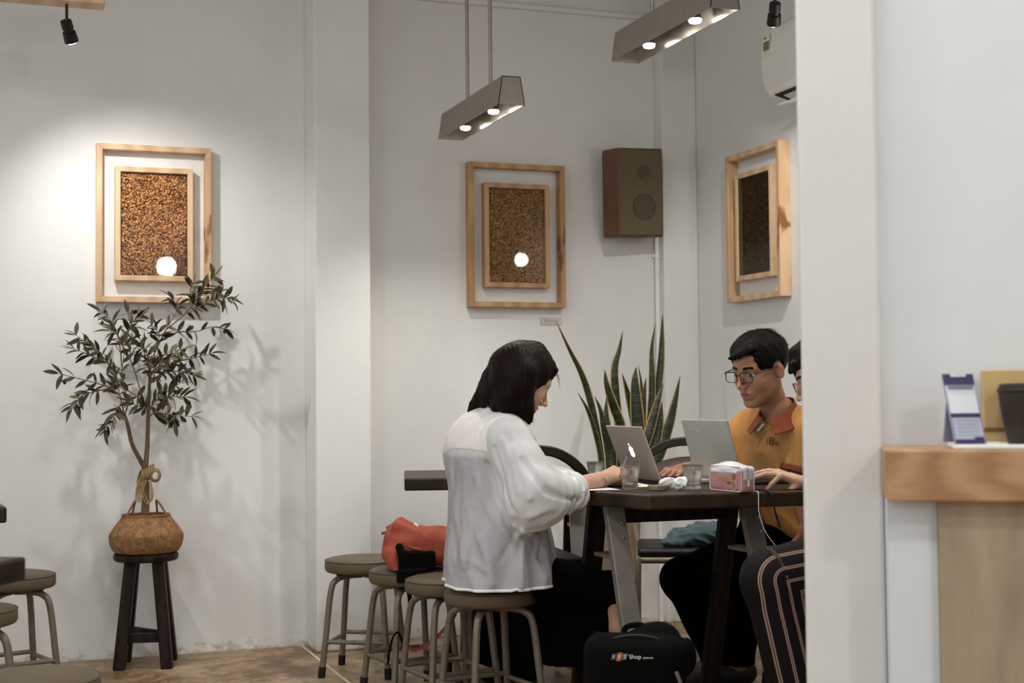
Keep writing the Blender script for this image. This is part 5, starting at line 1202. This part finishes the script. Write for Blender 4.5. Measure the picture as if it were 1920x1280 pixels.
# his right hand, palm down, fingers towards the left of the picture; thumb side towards the camera
hx = unit(Mp(1250, 886, 5.03) - wrR); hz = unit(np.array([-.2, -.25, 1.0])); hy = unit(np.cross(hz, hx)); hz = np.cross(hx, hy); gvR = place(gv, np.stack([hx, hy, hz], 1), wrR)
gv2, gq2 = make_hand([cu(.5, .6, .3)] * 4, .05, side=1); hx = unit(wrL - elL); hz = unit(np.array([0, .4, 1.])); hy = unit(np.cross(hz, hx)); hz = np.cross(hx, hy); gvL = place(gv2, np.stack([hx, hy, hz], 1), wrL)
V, Q, I = join_meshes([(hv, hq, hm), (bv, bq, 0), (gvR, gq, 0), (gvL, gq2, 0)]); V = on_table(on_seats(V, M0), M0); raw('body', V, Q, [S_m, M_lip, M_eyew, M_iris, H_m], ma, True, I)
t = NT('mustard_pique'); v = t.coord(); f = t.noise(v, 10, 4); t.color(t.ramp(f, [(.3, '#a97540'), (.7, '#ba8549')])); t.bump(t.noise(v, 600, 2), .15, .001); M_must = t.done(.8, 0, .2)
M_brick = plain('brick_rib', '#7d3f24', .8, 0, .2, var=.08, bump=.2, bscale=300)
al = math.radians(43); LM_ = R3 * math.cos(al) - F3 * math.sin(al); FM = -R3 * math.sin(al) - F3 * math.cos(al)      # his left, his front
cc = Mp(1462, 815, 5.12)
shirt = [('c', cc + LM_ * .085, Mp(1480, 985, 5.12) + LM_ * .07, .100, .118), ('c', cc - LM_ * .085, Mp(1480, 985, 5.12) - LM_ * .07, .100, .118), ('c', shL - LM_ * .02, shR + LM_ * .02, .066, .066), ('c', Mp(1462, 785, 5.10), Mp(1464, 830, 5.12), .068, .10)]
svL = [('c', shL, shL + (elL - shL) * .86, .072, .068)]; svR = [('c', shR, shR + (elR - shR) * .75, .070, .066)]
dL, dR = unit(elL - shL), unit(elR - shR); eL, eR = float((elL - shL) @ dL) * .80, float((elR - shR) @ dR) * .7
def f_svL(P): return np.maximum(uni(P, svL, .02), (P - shL.astype(np.float32)) @ dL.astype(np.float32) - eL) 
def f_shirt(P, cut=True):
    d = uni(P, shirt, .05); d = d + .005 * wob(P, (16, 16, 12), 51, 5) + .003 * np.abs(wob(P, (40, 40, 24), 52, 5)); z = P[..., 2]
    d = d + .004 * np.sin(z * 55 + 4 * np.sin(P[..., 0] * 14)) * np.clip((.72 - z) / .15, 0, 1)
    a = smin(f_svL(P), np.maximum(uni(P, svR, .02), (P - shR.astype(np.float32)) @ dR.astype(np.float32) - eR), .01) + .004 * wob(P, (30, 30, 22), 55, 5)
    d = smin(d, a, .012); neck = cap(P, Mp(1459, 782, 5.07), Mp(1440, 735, 5.02), .050, .075)
    vcut = cap(P, Mp(1441, 790, 5.0), Mp(1427, 815, 4.97), .022, .006)
    return np.maximum(smax(smax(d, -neck, .008), -vcut, .008), .555 + .012 * np.sin(P[..., 0] * 30) - z)
V, Q = nets(f_shirt, (-.38, -.34, .52), (.30, .32, 1.10), .0055); raw('polo_shirt', V, Q, M_must, ma, True)
def f_band(P):
    q = (P - shL.astype(np.float32)) @ dL.astype(np.float32); return np.maximum(uni(P, svL, .02) + .004 * wob(P, (30, 30, 22), 55, 5) - .002, np.abs(q - eL - .002) - .012)
V, Q = nets(f_band, elL - [.14, .14, .14], elL + [.16, .16, .14], .004); raw('sleeve_band', V, Q, M_brick, ma, True)
# collar: a standing band round the neck that opens at the front, with the white lining inside
nc = Mp(1459, 776, 5.06); mb = MB(); mw = MB(); pts = []; sd = []; ptw = []
for a_ in np.linspace(math.radians(24), math.radians(336), 26):
    dirv = FM * math.cos(a_) + LM_ * math.sin(a_); fr = (1 + math.cos(a_)) / 2; r_ = .072 + .006 * fr
    pts.append(nc + dirv * r_ + np.array([0, 0, .034 - .080 * fr]) + FM * .022 * fr); sd.append(np.array([0, 0, 1.0]) - dirv * (.45 + .3 * fr)); ptw.append(nc + dirv * (r_ - .014) + np.array([0, 0, .022 - .072 * fr]) + FM * .014 * fr)
mb.ribbon(pts, [.056 + .016 * abs(i - 12.5) / 12.5 for i in range(26)], sd, .004).build('collar', M_brick, ma, smooth=True); mw.ribbon(ptw, .034, sd, .003).build('collar_lining', M_white, ma, smooth=True)
# placket and chest lettering sit on the shirt's surface
def on_shirt(x, y, lift=.002): return Mp(x, y, hit(f_shirt, x, y, 4.7, 5.3, M0) - lift)
M_seam = plain('mustard_seam', '#8f5f28', .8)
for seam in (((1446, 801), (1436, 811), (1425, 825), (1419, 838)), ((1422, 850), (1431, 852))):
    MB().tube(spline([on_shirt(x, y, .0012) for x, y in seam], 5), .0010, 6).build('placket_seam', M_seam, ma, smooth=True)
MB().tube([on_shirt(1447, 798, .003), on_shirt(1447, 798, .0045)], .004, 10).build('button', plain('button', '#8a5a2a', .4), ma)
p0, p1, p2 = on_shirt(1438, 834, .012), on_shirt(1458, 834, .012), on_shirt(1440, 816, .012); tx = unit(p1 - p0); ty = unit((p2 - p0) - tx * ((p2 - p0) @ tx)); M_ink = plain('chest_print', '#33190f', .7)
text_part('chest_lettering', 'B', .040, M_ink, ma, mtx4(np.stack([tx, ty, np.cross(tx, ty)], 1), p0 + tx * .008)); 
MB().tube([p0 + tx * .002, p0 + tx * .002 + ty * .026], .0012, 6).build('chest_mark', M_ink, ma)
for k in range(3): MB().tube([p0 + tx * (.036 + .001 * k) + ty * (.002 + .004 * k), p0 + tx * (.047 - .002 * k) + ty * (.002 + .004 * k)], .0011, 6).build('chest_mark', M_ink, ma)
# trousers and shoes
M_trs = plain('black_trousers', '#050403', .95, 0, .05, var=.1, bump=.2, bscale=200)
kn1, kn2 = Mp(1278, 1085, 5.03), Mp(1398, 1085, 5.04)
trs = [('c', Mp(1478, 1000, 5.12) + LM_ * .05, Mp(1478, 1000, 5.12) - LM_ * .08, .115, .115), ('c', Mp(1450, 1010, 5.14), kn1, .088, .070), ('c', Mp(1460, 1010, 5.14), kn2, .088, .066), ('c', kn1, Mp(1352, 1250, 5.2), .068, .056), ('c', kn2, Mp(1386, 1240, 5.16), .064, .056)]
V, Q = nets(lambda P: np.maximum(uni(P, trs, .035) + .005 * wob(P, (22, 22, 22), 61, 5), .075 - P[..., 2]), (-.62, -.5, .06), (.3, .4, .72), .0075); V = on_seats(V, M0); raw('trousers', V, Q, M_trs, ma, True)
# hair
def f_mhair(P):
    d = ell(P, (-.020, 0, .042), (.105, .086, .090)); d = smin(d, ell(P, (.035, .0, .082), (.062, .062, .034), rotm(ry=.4)), .03); d = smin(d, ell(P, (.022, 0, .042), (.074, .073, .07)), .012); d = smin(d, cap(P, (.062, .04, .086), (.101, -.032, .064), .016, .007), .015)
    y = np.abs(P[..., 1]); cutf = np.maximum(.066 + .06 * np.minimum(P[..., 2] - .03, 0) - P[..., 0] + .002 * np.sin(P[..., 2] * 300), P[..., 2] - .066 - .32 * P[..., 1] + .10 * (P[..., 0] - .05) + .003 * np.sin(P[..., 1] * 220) + .002 * np.sin(P[..., 1] * 410)); d = smax(d, -cutf, .006)
    side = np.maximum(.012 - P[..., 0], P[..., 2] - .005); d = smax(d, -side, .004); ear = np.maximum(np.abs(P[..., 0] + .012) - .026, P[..., 2] - .026); d = smax(d, -ear, .006); nape = -.078 - .25 * (P[..., 0] + .09) - P[..., 2]; d = np.maximum(d, nape)
    low = np.maximum(-.05 - P[..., 0], P[..., 2] + .01); d = smax(d, -low, .006)
    return d + .0022 * wob(P, (120, 120, 60), 71, 6) + .006 * np.abs(wob(P, (70, 90, 30), 72, 5)) - .002
V, Q = nets(f_mhair, (-.15, -.12, -.1), (.14, .12, .17), .0032); raw('hair', place(V * 1.04, Rm, Hm0), Q, H_m, ma, True)
cs_ = []
for i in range(420):      # short combed strands break the outline of the hair
    th_ = g2.uniform(-math.pi, math.pi); el_ = g2.uniform(.05, 1.5); p0 = np.array([-.02 + .103 * math.cos(el_) * math.cos(th_), .084 * math.cos(el_) * math.sin(th_), .042 + .089 * math.sin(el_)])
    if p0[0] > .035 and p0[2] < .085: continue
    nn_ = unit((p0 - [-.02, 0, .042]) / [.011, .0074, .0081]); flow = unit(np.array([.5 * (1 if p0[0] > -.02 else -.6), .25 * np.sign(p0[1]), -.5 - .4 * (1 - math.sin(el_))]) ); flow = unit(flow - nn_ * (flow @ nn_)); ln_ = g2.uniform(.018, .034)
    p1 = p0 + flow * ln_ * .5 + nn_ * g2.uniform(.002, .006); p2 = p0 + flow * ln_ + nn_ * g2.uniform(.000, .009) + g2.normal(size=3) * .003
    cs_.append([place(q[None] * 1.04, Rm, Hm0)[0] for q in (p0, p1, p2)])
strands('hair_strands', cs_, .0008, H_m, ma)
# glasses
M_rim = plain('glasses_rim', '#1a1512', .35, var=.05); M_lens = glass_pane('lens_glass')
def glasses(parent, R, t, s, rimmat, r_=.0016, top=.0026):
    g = []
    def L(p): return place(np.array([p], float) * s, R, t)[0]
    for sy in (-1, 1):
        lp = []
        for a_ in np.linspace(0, 2 * math.pi, 33):
            c_, n_ = math.cos(a_), math.sin(a_); q = (abs(c_) ** 4 + abs(n_) ** 4) ** -.25; x = .026 * c_ * q * .98; z = .0175 * n_ * q; lp.append(L((.1075 - .10 * abs(sy * .033 + x) ** 1.3 * 1.0 - .05 * z, sy * .033 + x, -.001 + z)))
        fr = MB().tube(lp, r_ * s, 7, cap=False).build('rim', rimmat, parent, smooth=True)
        MB()._add(lp[:-1], [tuple(range(32))]).build('lens', M_lens, fr)
        MB().tube(lp[2:15], top * .8 * s, 7).build('rim_top', rimmat, fr, smooth=True)
        MB().tube(spline([L((.1005, sy * .060, .010)), L((.090, sy * .071, .011)), L((.03, sy * .0775, .010)), L((-.012, sy * .0795, .008)), L((-.03, sy * .079, -.012))], 5), .0019 * s, 7).build('temple', rimmat, parent, smooth=True)
    MB().tube(spline([L((.1055, -.0075, .004)), L((.109, 0, .0065)), L((.1055, .0075, .004))], 5), .0016 * s, 7).build('bridge', rimmat, parent, smooth=True)
gl = bpy.data.objects.new('glasses', None); COL.objects.link(gl); gl.parent = ma
glasses(gl, Rm, Hm0, 1.04, M_rim)
# shoes
M_shoe = plain('dark_shoe', '#1f1a16', .6)
for k, (p, d_) in enumerate(((np.array([fa[0], fa[1], .0]), np.array([-1, .25, 0])), (np.array([fb[0], fb[1], .0]), np.array([-.9, .25, 0])))):
    d_ = unit(d_); V, Q = nets(lambda P: np.maximum(uni(P, [('c', (-.02, 0, .045), (.05, 0, .04), .045, .042), ('c', (.05, 0, .035), (.17, 0, .028), .042, .034)], .02), .001 - P[..., 2]), (-.09, -.07, -.01), (.23, .07, .11), .006)
    raw('shoe', place(V, np.stack([d_, np.cross([0, 0, 1], d_), [0, 0, 1]], 1), p), Q, M_shoe, ma, True)

# ------------------------------------------------------------------ person half hidden behind the pillar
P0 = np.array([2.55, 3.54, 0.0]); Pp = lambda x, y, d: at(x, y, d) - P0
S_p = skin_mat('skin_light', '#c29a80', '#d2ad94'); H_p = hair_mat('hair_dark', '#0d0906', '#241a12')
pe = thing('person', 'person half hidden by the pillar in striped black trousers, typing', 'person', P0)
Hp0 = Pp(1551, 700, 4.25); pit = math.radians(25); fwd = unit(-R3 + .12 * F3) * math.cos(pit) + np.array([0, 0, -math.sin(pit)]); Rp = frame_from(fwd)
hv, hq, hm = make_head(.97, .98); hv = place(hv, Rp, Hp0)
sR, sL = Pp(1632, 835, 4.38), Pp(1655, 845, 4.06); eR_, eL_ = Pp(1618, 922, 4.53), Pp(1640, 960, 4.05); wR, wL = Pp(1503, 906, 4.53), Pp(1625, 921, 4.25)
k1, k2 = Pp(1450, 1088, 4.00), Pp(1492, 1078, 4.15); f1, f2 = Pp(1520, 1385, 3.96), Pp(1575, 1350, 4.2)
f1[2] = f2[2] = .06
bod = [('c', Pp(1618, 785, 4.24), Pp(1655, 880, 4.22), .050, .065), ('c', Pp(1660, 880, 4.22), Pp(1700, 1030, 4.2), .07, .08), ('c', sR, sL, .038, .038), ('c', sR, eR_, .036, .036), ('c', eR_, wR, .037, .025), ('c', sL, eL_, .036, .036), ('c', eL_, wL, .037, .025),
       ('c', Pp(1690, 1045, 4.1), k1, .06, .05), ('c', Pp(1690, 1045, 4.24), k2, .06, .05), ('c', k1, f1, .05, .037), ('c', k2, f2, .05, .037), ('c', f1, f1 + [-.13, 0, -.03], .036, .027), ('c', f2, f2 + [-.13, 0, -.03], .036, .027)]
lo = np.min([np.minimum(b[1], b[2]) for b in bod], 0) - .13; hi = np.max([np.maximum(b[1], b[2]) for b in bod], 0) + .13
bv, bq = nets(lambda P: uni(P, bod, .03), lo, hi, .008); bv[:, 2] = np.maximum(bv[:, 2], 0)
# right hand typing: knuckles raised, index finger pressing a key, thumb on the camera side
gv, gq = make_hand([cu(1.15, .25, .12), cu(.42, .30, .15), cu(.30, .30, .12), cu(.28, .25, .1)], .10, ((.55, .55, -.75), (.6, .2, -.9)), 1, h=.002, scale=.96)
kx = unit(Pp(1460, 888, 4.52) - wR); hz = unit(np.array([-.15, -.20, 1.0])); hy = unit(np.cross(hz, kx)); hz = np.cross(kx, hy); gvR = place(gv, np.stack([kx, hy, hz], 1), wR)
gv2, gq2 = make_hand([cu(.4, .5, .2)] * 4, .08, side=-1); hx = unit(Pp(1575, 914, 4.35) - wL); hz = np.array([0, 0, 1.]); hy = unit(np.cross(hz, hx)); hz = np.cross(hx, hy); gvL = place(gv2, np.stack([hx, hy, hz], 1), wL)
V, Q, I = join_meshes([(hv, hq, hm), (bv, bq, 0), (gvR, gq, 0), (gvL, gq2, 0)]); V = on_table(V, P0); V = on_chair(V); raw('body', V, Q, [S_p, M_lip, M_eyew, M_iris, H_p], pe, True, I)
sh = [('c', Pp(1660, 870, 4.30), Pp(1698, 1030, 4.29), .095, .118), ('c', Pp(1660, 870, 4.13), Pp(1698, 1030, 4.12), .095, .118), ('c', Pp(1636, 832, 4.23), Pp(1658, 890, 4.22), .070, .11), ('c', sR, sL, .062, .062), ('c', sR, sR + (eR_ - sR) * .8, .062, .055), ('c', sL, sL + (eL_ - sL) * .8, .062, .055)]
V, Q = nets(lambda P: np.maximum(uni(P, sh, .04) + .005 * wob(P, (18, 18, 14), 81, 5), .47 - P[..., 2]), (-.6, -.5, .45), (.45, .75, 1.08), .007); V = on_chair(on_table(V, P0)); raw('shirt', V, Q, plain('charcoal_shirt', '#2c2a2a', .85, var=.1), pe, True)
# wide striped trousers: the stripes run along each leg
t = NT('striped_trousers'); at_ = t.n('ShaderNodeAttribute'); at_.attribute_name = 'stripe'
fr = t.math('FRACT', at_.outputs['Fac']); 
s1 = t.math('LESS_THAN', t.math('ABSOLUTE', t.math('SUBTRACT', fr, .43)), .045); s2 = t.math('LESS_THAN', t.math('ABSOLUTE', t.math('SUBTRACT', fr, .57)), .045)
t.color(t.mix(t.math('ADD', s1, s2), '#100c0b', '#9c7f70')); t.bump(t.noise(t.coord(), 300, 2), .15, .001); M_stripe = t.done(.8, 0, .2)
hipn, hipf = Pp(1690, 1042, 4.10), Pp(1690, 1042, 4.24)
legs = [(hipn, k1, f1 + [0, 0, .05]), (hipf, k2, f2 + [0, 0, .05])]
def f_leg(P, L): return uni(P, [('c', L[0], L[1], .105, .088), ('c', L[1], L[2], .086, .088)], .03)
def f_tr(P): return np.maximum(smin(smin(f_leg(P, legs[0]), f_leg(P, legs[1]), .02), cap(P, hipn + [.05, 0, 0], hipf + [.05, 0, 0], .115, .115), .04) + .006 * wob(P, (20, 20, 12), 91, 5), .09 - P[..., 2])
V, Q = nets(f_tr, (-.62, -.42, .07), (.30, .46, .74), .006)
V = on_chair(V); Vf = V.astype(np.float32); ln = f_leg(Vf, legs[0]) < f_leg(Vf, legs[1]); st_ = np.zeros(len(V))
for sel, L in ((ln, legs[0]), (~ln, legs[1])):
    # signed distance from the bent centre line, measured in the plane of the leg, so stripes follow the bend
    a, b, c = [np.asarray(x, float) for x in L]; nrm = unit(np.cross(b - a, c - b)); A = V[sel]; A = A - ((A - b) @ nrm)[:, None] * nrm
    d1 = cap(A, a, b, 0, 0); d2 = cap(A, b, c, 0, 0); i1 = np.cross(nrm, unit(b - a)); i2 = np.cross(nrm, unit(c - b)); s1_ = (A - b) @ i1; s2_ = (A - b) @ i2
    sg_ = np.where(d1 <= d2, np.sign(s1_), np.sign(s2_))
    st_[sel] = np.minimum(d1, d2) * sg_ / .035 + .5
raw('trousers', V, Q, M_stripe, pe, True, attrs={'stripe': st_})
def f_phair(P):
    d = ell(P, (-.018, 0, .042), (.106, .088, .095)); d = smin(d, cap(P, (.06, .0, .092), (.094, .0, .052), .026, .010), .02); y = np.abs(P[..., 1])
    d = smin(d, cap(P, (.085, .035, .07), (.094, .045, .030), .012, .003), .01); cutf = np.maximum(.045 - P[..., 0], P[..., 2] - .045); fr_ = cap(P, (.085, .035, .07), (.094, .045, .030), .012, .003)
    d = np.minimum(smax(d, -cutf, .005), fr_); ear = np.maximum(np.abs(P[..., 0] + .005) - .03, P[..., 2] - .02); d = smax(d, -ear, .006); d = np.maximum(d, -.075 - P[..., 2]); low = np.maximum(-.045 - P[..., 0], P[..., 2] + .0); d = smax(d, -low, .006)
    return d + .0022 * wob(P, (120, 120, 40), 95, 6)
V, Q = nets(f_phair, (-.15, -.12, -.11), (.15, .12, .17), .0036); raw('hair', place(V * .98, Rp, Hp0), Q, H_p, pe, True)
gl = bpy.data.objects.new('glasses', None); COL.objects.link(gl); gl.parent = pe
glasses(gl, Rp, Hp0, .98, plain('glasses_rose', '#a08478', .25, .4), .0013, .0018)
for p in (f1, f2):
    V, Q = nets(lambda P: np.maximum(uni(P, [('c', (-.02, 0, .045), (.05, 0, .04), .045, .042), ('c', (.05, 0, .035), (.17, 0, .028), .042, .034)], .02), .001 - P[..., 2]), (-.09, -.07, -.01), (.23, .07, .11), .006)
    raw('shoe', place(V, np.diag([-1., -1., 1.]), (p[0], p[1], 0)), Q, M_shoe, pe, True)
